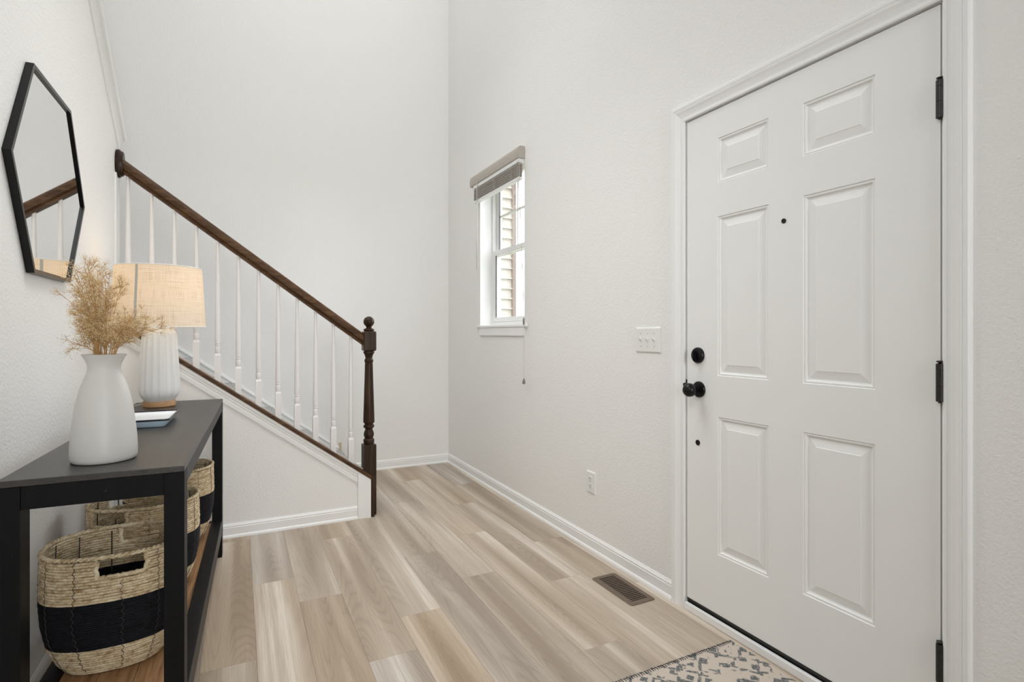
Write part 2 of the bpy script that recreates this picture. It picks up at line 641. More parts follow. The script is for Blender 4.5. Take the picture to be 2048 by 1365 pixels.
# mirror wall: top edge is cut on the slope of the upper stair flight
CAP0, CAPS = (3.60, 2.205), 0.70
yw0 = 0.2
bm = bmesh.new()
zcap = lambda y: CAP0[1] + (CAP0[0] - y) * CAPS
pts = [(CAP0[0], 0), (CAP0[0], CAP0[1]), (yw0, zcap(yw0)), (yw0, 0)]
prism(bm, [(XL, p[0], p[1]) for p in pts], [(XL - 0.115, p[0], p[1]) for p in pts])
tag(new_obj('wall_left', bm, 'wall'), 'off-white wall behind the console table, its top cut on a slope', 'wall', kind='structure')
bm = bmesh.new()
box(bm, -1.85, -1.75, yw0, YB + 0.1, 0, ZC)
tag(new_obj('wall_side', bm, 'wall'), 'far side wall of the stairwell', 'wall', kind='structure')
bm = bmesh.new()
box(bm, -5.0, XL, yw0 - 0.1, yw0, 0, ZC)
tag(new_obj('wall_living', bm, 'wall'), 'living room wall beside the hall', 'wall', kind='structure')
bm = bmesh.new()
box(bm, -5.1, XR, -4.1, -4.0, 0, ZC)
tag(new_obj('wall_rear', bm, 'wall'), 'rear wall of the living room', 'wall', kind='structure')
bm = bmesh.new()
box(bm, -5.1, -5.0, -4.0, yw0, 0, ZC)
tag(new_obj('wall_far', bm, 'wall'), 'outer side wall of the living room', 'wall', kind='structure')
bm = bmesh.new()
box(bm, -5.1, XR + 0.165, -4.1, YB + 0.1, ZC, ZC + 0.1)
tag(new_obj('ceiling', bm, 'ceiling'), 'high white ceiling over the entry hall', 'ceiling', kind='structure')

# stair stringer wall (triangle)
zs = lambda x: 1.006 - SL * (x + 0.291)                  # underside of the dark shoe strip on the room face
bm = bmesh.new()
pts = [(XL, 0), (0.748, 0), (0.748, zs(0.748)), (XL, zs(XL))]
prism(bm, [(p[0], YS, p[1]) for p in pts], [(p[0], YS + 0.11, p[1]) for p in pts])
tag(new_obj('wall_stair', bm, 'wall'), 'triangular off-white wall under the stair rail', 'wall', kind='structure')

# ------------------------------------------------------------------ baseboards and trim
BASE = [(0, 0), (0.019, 0), (0.0185, 0.008), (0.016, 0.014), (0.0115, 0.018), (0.0115, 0.058), (0.0085, 0.061),
        (0.0085, 0.064), (0.0105, 0.066), (0.0095, 0.070), (0.005, 0.076), (0.003, 0.080), (0, 0.080)]


def baseboard(name, p0, p1, nrm, label):
    bm = bmesh.new()
    q = lambda p: [(p[0] + nrm[0] * u, p[1] + nrm[1] * u, v) for u, v in BASE]
    prism(bm, q(p0), q(p1))
    return tag(new_obj(name, bm, 'trim'), label, 'baseboard', kind='structure')


baseboard('baseboard_right', (XR, 1.792), (XR, YB), (-1, 0), 'white baseboard along the window wall')
baseboard('baseboard_front', (XR, -3.9), (XR, 0.712), (-1, 0), 'white baseboard beside the front door hinges')
baseboard('baseboard_back', (0.80, YB), (XR, YB), (0, -1), 'white baseboard along the back wall')
baseboard('baseboard_stair', (XL, YS), (0.668, YS), (0, -1), 'white baseboard along the foot of the stair wall')
baseboard('baseboard_left', (XL, 0.25), (XL, YS - 0.02), (1, 0), 'white baseboard behind the console table')

# moulded skirt on the face of the stringer wall, following the slope
SK = [(0, 0), (0.0095, 0), (0.0105, 0.026), (0.0085, 0.031), (0.0085, 0.033), (0.0115, 0.037), (0.0115, 0.053), (0.017, 0.057), (0.017, 0.075), (0, 0.075)]
bm = bmesh.new()
q = lambda x: [(x, YS - u, zs(x) - 0.0755 + v) for u, v in SK]
prism(bm, q(XL + 0.001), q(0.668))
tag(new_obj('trim_1', bm, 'trim'), 'white moulded skirt strip sloping under the dark shoe rail', 'trim', kind='structure')
# flat white board closing the end of the stringer wall
bm = bmesh.new()
pts = [(0.669, 0.0), (0.749, 0.0), (0.749, zs(0.749) - 0.001), (0.669, zs(0.669) - 0.001)]
prism(bm, [(p[0], YS, p[1]) for p in pts], [(p[0], YS - 0.0185, p[1]) for p in pts])
tag(new_obj('trim_2', bm, 'trim'), 'flat white upright board at the foot of the stair wall', 'trim', kind='structure')
# skirt board on the back wall, following the stairs
zb = lambda x: 1.045 - 0.742 * (x + 0.34)
bm = bmesh.new()
pts = [(-0.95, zb(-0.95)), (0.738, zb(0.738)), (0.738, 0.05), (-0.95, 0.9)]
prism(bm, [(p[0], YB, p[1]) for p in pts], [(p[0], YB - 0.014, p[1]) for p in pts])
skirt = tag(new_obj('trim_3', bm, 'trim'), 'white skirt board climbing the back wall behind the balusters', 'trim', kind='structure')
bm = bmesh.new()
BD = [(0.014, -0.040), (0.021, -0.036), (0.022, -0.028), (0.018, -0.014), (0.010, -0.004), (0.004, 0.0), (0.0, 0.0), (0, -0.040)]
q = lambda x: [(x, YB - u, zb(x) + v) for u, v in BD]
prism(bm, q(-0.95), q(0.738))
new_obj('bead', bm, 'trim', skirt)
bbox_obj('bare_end', (0.738, 0.760, YB - 0.014, YB - 0.0005, 0.195, 0.262), 'bare_wood', skirt)['label'] = 'bare wood end of the skirt board'

# sloped cap with a cove under it on top of the mirror wall
cap = tag(empty('trim_4', (XL, CAP0[0], CAP0[1])), 'white sloped cap moulding on top of the mirror wall', 'trim', kind='structure')


def sloped(name, prof, y0, y1, mat):
    bm = bmesh.new()
    q = lambda y: [(u, y - CAP0[0], (CAP0[0] - y) * CAPS + v) for u, v in prof]
    prism(bm, q(y0), q(y1))
    return new_obj(name, bm, mat, cap)


yA, yB_ = 3.585, 0.22
sloped('cap_board', [(-0.14, 0.0), (0.034, 0.0), (0.038, 0.006), (0.038, 0.016), (0.034, 0.022), (-0.14, 0.022)], yA, yB_, 'trim')
sloped('cove', [(0, -0.052), (0.006, -0.052), (0.0075, -0.044), (0.009, -0.030), (0.015, -0.016), (0.022, -0.010), (0.022, 0.0), (0, 0)], yA, yB_, 'trim')
# narrow white strip under the rosette at the end of the mirror wall
bm = bmesh.new()
box(bm, XL, XL + 0.008, 3.492, 3.588, 1.30, 2.02)
tag(new_obj('trim_5', bm, 'trim'), 'narrow white strip on the wall end below the rail rosette', 'trim', kind='structure')

# ------------------------------------------------------------------ staircase (carpeted)
RISE, RUN, NOSE0 = 0.198, 0.261, 0.770
stair = tag(empty('staircase', (NOSE0, (YS + 0.11 + YB) / 2, 0)), 'carpeted stairs rising to the left behind the white balusters', 'staircase')
yc0, yc1 = YS + 0.111 - stair.location.y, YB - 0.015 - stair.location.y
for kstep in range(7):
    xn = -RUN * kstep
    zt = RISE * (kstep + 1)
    deep = RUN + 0.03 if kstep < 6 else 0.9
    r = 0.022
    prof = [(xn - deep, zt - 0.045), (xn - 0.02, zt - 0.045)]
    for i in range(9):
        a = -math.pi / 2 + math.pi * i / 8
        prof.append((xn - 0.022 + r * math.cos(a), zt - 0.0225 + r * math.sin(a)))
    prof += [(xn - deep, zt)]
    bm = bmesh.new()
    prism(bm, [(p[0], yc0, p[1]) for p in prof], [(p[0], yc1, p[1]) for p in prof])
    new_obj('tread', bm, 'carpet', stair, smooth=True, angle=math.radians(60))
    bm = bmesh.new()
    box(bm, xn - 0.045, xn - 0.025, yc0, yc1, zt - RISE + 0.0005, zt - 0.045)
    new_obj('riser', bm, 'carpet', stair)

# ------------------------------------------------------------------ railing
rail = tag(empty('stair_railing', (0.751, YN, 0)), 'dark walnut handrail and newel with twelve white turned balusters', 'stair railing')
ox, oy = 0.751, YN
RZ = lambda x: 2.031 - 0.7395 * (x + 0.56)               # underside of the rail
half = [(0.019, 0), (0.021, 0.013), (0.019, 0.018), (0.028, 0.026), (0.0305, 0.040), (0.0285, 0.055), (0.022, 0.067), (0.012, 0.076)]
prof = [(-u, v) for u, v in half] + [(0, 0.079)] + [(u, v) for u, v in half[::-1]]
bm = bmesh.new()
q = lambda x: [(x - ox, u, RZ(x) + v) for u, v in prof]
prism(bm, q(XL + 0.024), q(0.712))
hr = new_obj('handrail', bm, 'brown', rail, smooth=True, angle=math.radians(35))
# oval rosette on the mirror wall
bm = bmesh.new()
ros = [(0.96, 0.0), (1.0, 0.004), (1.0, 0.016), (0.94, 0.020), (0.90, 0.021), (0.87, 0.029), (0.80, 0.033)]
rings = []
for s_, dx in ros:
    rings.append([bm.verts.new((XL + 0.0005 + dx - ox, 0.050 * s_ * math.cos(t), 2.078 + 0.076 * s_ * math.sin(t))) for t in [2 * math.pi * i / 40 for i in range(40)]])
for a, b in zip(rings, rings[1:]):
    for i in range(40):
        bm.faces.new((a[i], a[(i + 1) % 40], b[(i + 1) % 40], b[i]))
bm.faces.new(rings[0][::-1])
bm.faces.new(rings[-1])
new_obj('rosette', bm, 'brown_v', rail, smooth=True, angle=math.radians(30))
# dark shoe strip on the wall top, and its vertical return at the wall end
bm = bmesh.new()
SH = [(-0.022, 0.0), (-0.022, 0.020), (-0.019, 0.0245), (0.118, 0.0245), (0.118, 0.0)]
q = lambda x: [(x - ox, YS - oy + u, zs(x) + v) for u, v in SH]
prism(bm, q(XL + 0.001), q(0.752))
new_obj('shoe_rail', bm, 'brown', rail)
bm = bmesh.new()
pts = [(0.750, 0.001), (0.7705, 0.001), (0.7705, zs(0.752) + 0.012), (0.750, zs(0.752) + 0.0245)]
prism(bm, [(p[0] - ox, YS - 0.0205 - oy, p[1]) for p in pts], [(p[0] - ox, YS + 0.0115 - oy, p[1]) for p in pts])
new_obj('shoe_return', bm, 'brown_v', rail)
# newel post
nw = 0.0405
newel = bbox_obj('newel_post', (-nw, nw, -nw, nw, 0.001, 0.452), 'brown_v', rail, bevel=0.004)
bm = bmesh.new()
turn = [(0.030, 0.450), (0.033, 0.462), (0.0345, 0.470), (0.0345, 0.480), (0.031, 0.487), (0.025, 0.490), (0.0275, 0.496), (0.0315, 0.506), (0.0325, 0.517),
        (0.030, 0.530), (0.025, 0.542), (0.0225, 0.550), (0.027, 0.556), (0.033, 0.560), (0.0345, 0.567), (0.033, 0.575), (0.027, 0.579), (0.0265, 0.584), (0.0315, 0.588),
        (0.0355, 0.594), (0.0355, 0.605), (0.034, 0.66), (0.031, 0.76), (0.0275, 0.88), (0.025, 0.965), (0.0243, 0.978), (0.0275, 0.984), (0.0283, 0.991), (0.0275, 0.998),
        (0.0225, 1.004), (0.0225, 1.013), (0.0255, 1.024), (0.0295, 1.034), (0.0335, 1.039), (0.0345, 1.045), (0.0335, 1.051), (0.030, 1.055)]
lathe(bm, turn, 36)
new_obj('turned_shaft', bm, 'brown_v', newel, smooth=True, angle=math.radians(40))
bbox_obj('newel_block', (-nw, nw, -nw, nw, 1.054, 1.181), 'brown_v', newel, bevel=0.007, seg=1)
bm = bmesh.new()
fin = [(0.026, 1.180), (0.0325, 1.184), (0.034, 1.189), (0.0325, 1.195), (0.024, 1.199), (0.018, 1.203), (0.0165, 1.207)]
cz, rb = 1.2425, 0.0345
for i in range(1, 16):
    a = -math.pi / 2 + math.pi * i / 16
    if rb * math.cos(a) < 0.0165 and i < 8:
        continue
    fin.append((max(rb * math.cos(a), 0.001), cz + rb * math.sin(a)))
fin.append((0.0008, cz + rb))
lathe(bm, fin, 32)
new_obj('finial', bm, 'brown_v', newel, smooth=True, angle=math.radians(45))
# balusters: all share one turned mesh, each runs up into the rail
def baluster_mesh(h):
    """square foot, turned shaft; h = height from shoe to rail"""
    bm = bmesh.new()
    hw = 0.0165
    sq = 0.158
    prof_sq = [(hw, -0.012), (hw, sq - 0.016)]
    # square foot
    box(bm, -hw, hw, -hw, hw, -0.02, sq - 0.014)
    # chamfered transition to the round
    a = [bm.verts.new((sx * hw, sy * hw, sq - 0.014)) for sx, sy in ((-1, -1), (1, -1), (1, 1), (-1, 1))]
    b = [bm.verts.new((sx * 0.0105, sy * 0.0105, sq)) for sx, sy in ((-1, -1), (1, -1), (1, 1), (-1, 1))]
    for i in range(4):
        bm.faces.new((a[i], a[(i + 1) % 4], b[(i + 1) % 4], b[i]))
    bm.faces.new(b)
    turned = [(0.0115, sq - 0.004), (0.0135, sq + 0.002), (0.0148, sq + 0.010), (0.0150, sq + 0.024), (0.0140, sq + 0.036), (0.0122, sq + 0.0385), (0.0122, sq + 0.0405),
              (0.0150, sq + 0.0425), (0.0150, sq + 0.0475), (0.0122, sq + 0.0495), (0.0122, sq + 0.0515), (0.0145, sq + 0.054), (0.0148, sq + 0.10),
              (0.0135, sq + 0.25), (0.0112, sq + 0.42), (0.0092, h - 0.06), (0.0085, h + 0.03)]
    lathe(bm, turned, 18)
    return bm


HB = (2.031 - 0.7395 * (0.05 + 0.56)) - (zs(0.05) + 0.0245)
first = None
for i in range(12):
    x = 0.637 - 0.1064 * i
    zfoot = zs(x) + 0.0245
    if first is None:
        first = new_obj('baluster', baluster_mesh(HB), 'baluster', rail, smooth=True, angle=math.radians(38))
        o = first
    else:
        o = link_copy(first, rail)
    o.location = (x - ox, 0, zfoot)
# beige fillets between the baluster feet
xs = [0.637 - 0.1064 * i for i in range(12)]
edges = [0.712] + xs + [XL + 0.01]
for i in range(len(edges) - 1):
    xa = edges[i + 1] + (0.0175 if i + 1 < len(edges) - 1 else 0)
    xb = edges[i] - (0.0175 if i > 0 else 0)
    if xb - xa < 0.01:
        continue
    bm = bmesh.new()
    q = lambda x: [(x - ox, u, zs(x) + 0.0246 + v) for u, v in [(-0.0155, 0), (-0.0155, 0.0075), (0.0155, 0.0075), (0.0155, 0)]]
    prism(bm, q(xa), q(xb))
    new_obj('fillet', bm, 'beige_fillet', rail)

# ------------------------------------------------------------------ front door
XD = 1.702
door = tag(empty('door_1', (XD, 1.253, 0.0)), 'white six-panel front door with black knob, deadbolt and hinges', 'door', kind='structure')
oyd = 1.253
D0, D1, Z0, Z1 = 0.7875, 1.7170, 0.048, 2.0625
pY = [(1.3225, 1.554), (0.956, 1.189)]
pZ = [(1.766, 1.945), (0.9985, 1.633), (0.286, 0.8345)]
us = sorted([D0, D1] + [v for p in pY for v in p])
vz = sorted([Z0, Z1] + [v for p in pZ for v in p])
bm = bmesh.new()
cells_with_holes(bm, us, vz, [(a, b, c, d) for a, b in pY for c, d in pZ], lambda a, b, c, d: box(bm, 0, 0.044, a - oyd, b - oyd, c, d))
bmesh.ops.remove_doubles(bm, verts=bm.verts, dist=1e-5)
new_obj('door_leaf', bm, 'door', door)
PP = [(0.0, 0.0), (0.0025, 0.0040), (0.0065, 0.0025), (0.0095, 0.0035), (0.0125, 0.0095), (0.0170, 0.0105), (0.0430, 0.0045), (0.0450, 0.0030)]
for a, b in pY:
    for c, d in pZ:
        bm = bmesh.new()
        loops = []
        for ins, dep in PP:
            loops.append([bm.verts.new((dep, y - oyd, z)) for y, z in ((a + ins, c + ins), (b - ins, c + ins), (b - ins, d - ins), (a + ins, d - ins))])
        for A_, B_ in zip(loops, loops[1:]):
            for i in range(4):
                bm.faces.new((A_[i], A_[(i + 1) % 4], B_[(i + 1) % 4], B_[i]))
        bm.faces.new(loops[-1])
        back = [bm.verts.new((0.043, y - oyd, z)) for y, z in ((a, c), (b, c), (b, d), (a, d))]
        for i in range(4):
            bm.faces.new((loops[0][i], back[i], back[(i + 1) % 4], loops[0][(i + 1) % 4]))
        bm.faces.new(back[::-1])
        new_obj('panel', bm, 'door', door)
# jamb (three sides) and the dark stop behind the gaps
for nm, b in (('jamb', (0.0015, 0.16, D1 + 0.0035, DY1 - 0.0005, 0.0, Z1 + 0.004)),
              ('jamb', (0.0015, 0.16, DY0 + 0.0005, D0 - 0.0035, 0.0, Z1 + 0.004)),
              ('jamb', (0.0015, 0.16, DY0 + 0.0005, DY1 - 0.0005, Z1 + 0.004, DZ1 - 0.0005)),
              ('weather_stop', (0.046, 0.07, D1 - 0.012, D1 + 0.0034, 0.05, Z1 + 0.0035)),
              ('weather_stop', (0.046, 0.07, D0 - 0.0034, D0 + 0.012, 0.05, Z1 + 0.0035)),
              ('weather_stop', (0.046, 0.07, D0 + 0.012, D1 - 0.012, Z1 - 0.012, Z1 + 0.0035))):
    bbox_obj(nm, (b[0], b[1], b[2] - oyd, b[3] - oyd, b[4], b[5]), 'trim' if nm == 'jamb' else 'black_rubber', door)
# sweep and threshold
bbox_obj('door_sweep', (-0.002, 0.030, D0 - oyd + 0.001, D1 - oyd - 0.001, 0.0395, 0.0478), 'hinge_metal', door)
bbox_obj('sweep_rubber', (0.004, 0.03, D0 - oyd - 0.001, D1 - oyd + 0.001, 0.0245, 0.0394), 'black_rubber', door)
bbox_obj('threshold', (0.0, 0.16, DY0 + 0.001 - oyd, DY1 - 0.001 - oyd, -0.006, 0.024), 'black_rubber', door)
bbox_obj('threshold_board', (-0.016, -0.0005, DY0 - 0.001 - oyd, DY1 - 0.0155 - oyd, 0.0005, 0.0295), 'trim', door, bevel=0.002)


def disc_x(name, prof, cy, cz, mat, parent, seg=36, sy=1.0):
    """lathe around the X axis; prof = [(radius, x)]"""
    bm = bmesh.new()
    rings = []
    for r, x in prof:
        rings.append([bm.verts.new((x, cy + r * math.cos(2 * math.pi * i / seg), cz + r * math.sin(2 * math.pi * i / seg))) for i in range(seg)])
    for a, b in zip(rings, rings[1:]):
        for i in range(seg):
            j = (i + 1) % seg
            bm.faces.new((a[i], a[j], b[j], b[i]))
    bm.faces.new(rings[0][::-1])
    bm.faces.new(rings[-1])
    return new_obj(name, bm, mat, parent, smooth=True, angle=math.radians(40))


ky, kz = 1.650 - oyd, 0.9355
rose = disc_x('knob_rose', [(0.0335, 0.0), (0.0335, -0.004), (0.031, -0.008), (0.026, -0.0095), (0.015, -0.010)], ky, kz, 'black_metal', door)
kp = [(0.012, -0.009), (0.0115, -0.020), (0.013, -0.028)]
for i in range(2, 16):
    a = -math.pi / 2 + math.pi * i / 16
    r = 0.0285 * math.cos(a)
    if i < 5 and r < 0.0135:
        continue
    kp.append((max(r, 0.001), -0.055 - 0.0265 * math.sin(a)))
kp.append((0.0008, -0.0815))
disc_x('knob', kp, ky, kz, 'black_metal', rose)
dy_, dz_ = 1.6545 - oyd, 1.0765
db = disc_x('deadbolt', [(0.033, 0.0), (0.033, -0.006), (0.030, -0.011), (0.024, -0.013)], dy_, dz_, 'black_metal', door)
bm = bmesh.new()
box(bm, -0.030, -0.012, dy_ - 0.005, dy_ + 0.005, dz_ - 0.024, dz_ + 0.018)
bmesh.ops.bevel(bm, geom=bm.edges[:], offset=0.0035, segments=2, affect='EDGES')
new_obj('thumb_turn', bm, 'black_metal', db, smooth=True, angle=math.radians(50))
disc_x('door_viewer', [(0.0085, 0.0), (0.0085, -0.003), (0.0065, -0.004), (0.0045, -0.003)], 1.260 - oyd, 1.561, 'black_metal', door)
disc_x('door_plug', [(0.0115, 0.0), (0.0115, -0.0025), (0.009, -0.0035), (0.006, -0.002)], 1.657 - oyd, 0.714, 'black_metal', door)
bbox_obj('strike_plate', (-0.004, 0.020, D1 + 0.0002 - oyd, D1 + 0.0034 - oyd, 0.915, 0.972), 'black_metal', door)
bbox_obj('strike_lip', (-0.0125, 0.0015, D1 + 0.001 - oyd, D1 + 0.014 - oyd, 0.928, 0.957), 'black_metal', door, bevel=0.002)
for zc in (1.805, 1.037, 0.278):
    bm = bmesh.new()
    cyh = 0.7845 - oyd
    lathe(bm, [(0.0086, zc - 0.054), (0.0094, zc - 0.0535), (0.0094, zc - 0.0115), (0.0086, zc - 0.011), (0.0086, zc - 0.0105), (0.0094, zc - 0.010), (0.0094, zc + 0.031), (0.0086, zc + 0.0315), (0.0086, zc + 0.032),
               (0.0094, zc + 0.0325), (0.0094, zc + 0.048), (0.006, zc + 0.049)], 18, cx=-0.0085, cy=cyh)
    hg = new_obj('hinge', bm, 'hinge_metal', door, smooth=True, angle=math.radians(40))
    bm = bmesh.new()
    lathe(bm, [(0.004, zc + 0.048), (0.004, zc + 0.052), (0.0085, zc + 0.053), (0.0085, zc + 0.0555), (0.005, zc + 0.057)], 14, cx=-0.0085, cy=cyh)
    lathe(bm, [(0.003, zc - 0.058), (0.0045, zc - 0.0565), (0.0045, zc - 0.053)], 12, cx=-0.0085, cy=cyh)
    new_obj('hinge_pin', bm, 'hinge_metal', hg, smooth=True)
    bbox_obj('hinge_leaf', (-0.004, 0.03, cyh - 0.0012, cyh + 0.0022, zc - 0.0535, zc + 0.048), 'hinge_metal', hg)

# casing round the door: three mitred moulded boards
casing = tag(empty('trim_6', (XR, oyd, 0.0)), 'white moulded casing around the front door', 'trim', kind='structure')
CP = [(0.0, 0.0), (0.0, 0.0085), (0.004, 0.0105), (0.010, 0.0105), (0.013, 0.0085), (0.020, 0.0090), (0.034, 0.0125), (0.044, 0.0165), (0.050, 0.0175), (0.052, 0.0155), (0.056, 0.0175), (0.066, 0.0175), (0.070, 0.014), (0.070, 0.0)]
yl, yr, zi = D1 + 0.0065 - oyd, D0 - 0.0105 - oyd, Z1 + 0.006
st = [[(-t, yl + u, 0.0) for u, t in CP], [(-t, yl + u, zi + u) for u, t in CP], [(-t, yr - u * 0.9, zi + u) for u, t in CP], [(-t, yr - u * 0.9, 0.0) for u, t in CP]]
for a, b in ((0, 1), (1, 2), (2, 3)):
    bm = bmesh.new()
    prism(bm, st[a], st[b])
    new_obj('casing_board', bm, 'trim', casing)

# ------------------------------------------------------------------ window
win = tag(empty('window_1', (XR, 3.55, WZ0)), 'white double-hung window beside the stairs', 'window', kind='structure')
wy, wz = 3.55, WZ0


def wbox(name, b, mat, parent=None, bevel=0.0):
    return bbox_obj(name, (b[0] - XR, b[1] - XR, b[2] - wy, b[3] - wy, b[4] - wz, b[5] - wz), mat, parent or win, bevel)


wbox('jamb_liner', (XR - 0.0005, XR + 0.10, WY1 - 0.006, WY1 - 0.0002, WZ0 + 0.012, WZ1 - 0.006), 'trim')
wbox('jamb_liner', (XR - 0.0005, XR + 0.10, WY0 + 0.0002, WY0 + 0.006, WZ0 + 0.012, WZ1 - 0.006), 'trim')
wbox('jamb_liner', (XR - 0.0005, XR + 0.10, WY0 + 0.0002, WY1 - 0.0002, WZ1 - 0.006, WZ1 - 0.0002), 'trim')
wbox('window_sill', (XR - 0.016, XR + 0.10, 3.139, 3.966, 1.2105, 1.2275), 'trim', bevel=0.003)
wbox('sill_apron', (XR - 0.011, XR - 0.0005, 3.174, 3.921, 1.150, 1.2105), 'trim', bevel=0.002)
fx0, fx1 = XR + 0.100, XR + 0.165
for b in ((fx0, fx1, WY0, WY0 + 0.03, WZ0 + 0.012, WZ1), (fx0, fx1, WY1 - 0.03, WY1, WZ0 + 0.012, WZ1),
          (fx0, fx1, WY0 + 0.03, WY1 - 0.03, WZ1 - 0.03, WZ1), (fx0, fx1, WY0 + 0.03, WY1 - 0.03, WZ0 + 0.012, WZ0 + 0.040)):
    wbox('window_frame', b, 'vinyl', bevel=0.002)
zm = 1.795


def sash(nm, x0, x1, z0, z1, bars):
    y0, y1 = WY0 + 0.031, WY1 - 0.031
    s_ = empty(nm, ((x0 + x1) / 2 - XR, 0, z0 - wz), parent=win)
    ex, ez = (x0 + x1) / 2, z0
    sb = lambda n_, b, mat, bev=0.0: bbox_obj(n_, (b[0] - ex, b[1] - ex, b[2] - wy, b[3] - wy, b[4] - ez, b[5] - ez), mat, s_, bev)
    w_ = 0.040
    sb('stile', (x0, x1, y0, y0 + w_, z0, z1), 'vinyl', 0.003)
    sb('stile', (x0, x1, y1 - w_, y1, z0, z1), 'vinyl', 0.003)
    sb('rail', (x0, x1, y0 + w_, y1 - w_, z0, z0 + 0.036), 'vinyl', 0.003)
    sb('rail', (x0, x1, y0 + w_, y1 - w_, z1 - 0.040, z1), 'vinyl', 0.003)
    sb('gasket', (x0 - 0.0008, x0 + 0.010, y1 - w_ - 0.007, y1 - w_ + 0.0005, z0 + 0.036, z1 - 0.040), 'gasket')
    xm = (x0 + x1) / 2
    sb('pane', (xm - 0.002, xm + 0.002, y0 + w_ - 0.003, y1 - w_ + 0.003, z0 + 0.034, z1 - 0.038), 'glass')
    if bars:
        sb('glazing_bar', (xm - 0.006, xm + 0.006, wy - 0.008, wy + 0.008, z0 + 0.036, z1 - 0.040), 'vinyl')
        zc_ = 2.085
        for ya, yb in ((y0 + w_, wy - 0.008), (wy + 0.008, y1 - w_)):
            sb('glazing_bar', (xm - 0.006, xm + 0.006, ya, yb, zc_ - 0.008, zc_ + 0.008), 'vinyl')


sash('lower_sash', XR + 0.102, XR + 0.130, WZ0 + 0.041, zm + 0.020, False)
sash('upper_sash', XR + 0.132, XR + 0.160, zm - 0.022, WZ1 - 0.031, True)

# outside: lap siding of a projecting wing and the ground
ext = tag(empty('wall_exterior', (2.1, 4.86, 0.0)), 'cream lap siding of the house wing outside the window', 'siding', kind='structure')
bbox_obj('sheathing', (-0.22, 0.355, 0.03, 0.10, 0.0, 4.0), 'siding', ext)
bm = bmesh.new()
pr = [(-0.010, 0.0), (0.028, 0.0), (0.028, 0.101), (0.020, 0.101), (0.010, 0.012), (-0.004, 0.010)]
prism(bm, [(-0.22, p[0], p[1]) for p in pr], [(0.355, p[0], p[1]) for p in pr])
lap0 = new_obj('siding_board', bm, 'siding', ext)
lap0.location = (0, 0, 0.3)
for i in range(1, 34):
    link_copy(lap0, ext, (0, 0, 0.3 + 0.101 * i))
bbox_obj('corner_board', (0.355, 0.395, -0.012, 0.10, 0.0, 4.0), 'siding_trim', ext)
bm = bmesh.new()
box(bm, XR + 0.17, 14, -8, 16, -0.4, -0.2)
tag(new_obj('ground', bm, 'ground'), 'grass ground outside the house', 'ground', kind='structure')

# ------------------------------------------------------------------ window blind
blind = tag(empty('window_blind', (XR, 3.55, 2.33)), 'raised taupe slat blind with valance and cords over the window', 'window blind')
by, bz = 3.55, 2.33


def bl(name, b, mat, bevel=0.0, parent=None, seg=2):
    return bbox_obj(name, (b[0] - XR, b[1] - XR, b[2] - by, b[3] - by, b[4] - bz, b[5] - bz), mat, parent or blind, bevel, seg)


bm = bmesh.new()
VP = [(-0.0005, 0.0), (-0.046, 0.0), (-0.052, 0.006), (-0.054, 0.03), (-0.053, 0.06), (-0.048, 0.075), (-0.038, 0.083), (-0.0005, 0.085)]
prism(bm, [(u, 3.172 - by, v) for u, v in VP], [(u, 4.010 - by, v) for u, v in VP])
bmesh.ops.bevel(bm, geom=[e for e in bm.edges if abs(e.verts[0].co.y - e.verts[1].co.y) < 1e-5], offset=0.004, segments=2, affect='EDGES')
new_obj('valance', bm, 'valance', blind, smooth=True, angle=math.radians(40))
bl('headrail', (XR - 0.045, XR - 0.006, 3.182, 3.952, 2.306, 2.3295), 'vinyl')
sl = bl('slat', (XR - 0.042, XR - 0.012, 3.186, 3.948, 2.2945, 2.2985), 'slat')
for i in range(1, 14):
    c = link_copy(sl, blind, (random.uniform(-0.0025, 0.0025), 0, -0.0062 * i))
bl('bottom_rail', (XR - 0.043, XR - 0.011, 3.186, 3.948, 2.192, 2.2105), 'vinyl', 0.002)
for yy in (3.29, 3.56, 3.84):
    bm = bmesh.new()
    for dy in (-0.012, 0.012):
        ptsl = []
        for i in range(15):
            z = 2.306 - i * 0.0066
            ptsl.append((-0.0445 - (0.004 if i % 2 else 0.0), yy - by + dy * (1 if i % 2 else 0.6), z - bz))
        tube(bm, ptsl, 0.0017, 4)
    new_obj('ladder_cord', bm, 'cord', blind)
bm = bmesh.new()
tube(bm, [(-0.050, 3.868 - by, 2.335 - bz), (-0.050, 3.872 - by, 2.0 - bz), (-0.050, 3.874 - by, 1.665 - bz)], 0.0036, 8)
new_obj('tilt_wand', bm, 'cord', blind, smooth=True)
bm = bmesh.new()
tube(bm, [(-0.047, 3.172 - by, 2.315 - bz), (-0.045, 3.158 - by, 2.0 - bz), (-0.038, 3.135 - by, 1.5 - bz), (-0.034, 3.128 - by, 1.255 - bz), (-0.034, 3.126 - by, 0.868 - bz)], 0.0016, 6)
tube(bm, [(-0.047, 3.20 - by, 2.315 - bz), (-0.044, 3.166 - by, 2.0 - bz), (-0.036, 3.131 - by, 1.5 - bz), (-0.034, 3.129 - by, 1.255 - bz)], 0.0013, 6)
lc = new_obj('lift_cord', bm, 'cord', blind)
bm = bmesh.new()
lathe(bm, [(0.004, 1.224 - bz), (0.0065, 1.228 - bz), (0.0065, 1.262 - bz), (0.003, 1.268 - bz)], 10, cx=-0.034, cy=3.1285 - by)
new_obj('cord_connector', bm, 'tassel', lc, smooth=True)
bm = bmesh.new()
lathe(bm, [(0.006, 0.835 - bz), (0.0105, 0.840 - bz), (0.0105, 0.852 - bz), (0.006, 0.864 - bz), (0.0055, 0.869 - bz), (0.003, 0.872 - bz)], 14, cx=-0.034, cy=3.126 - by)
new_obj('tassel', bm, 'tassel', lc, smooth=True)

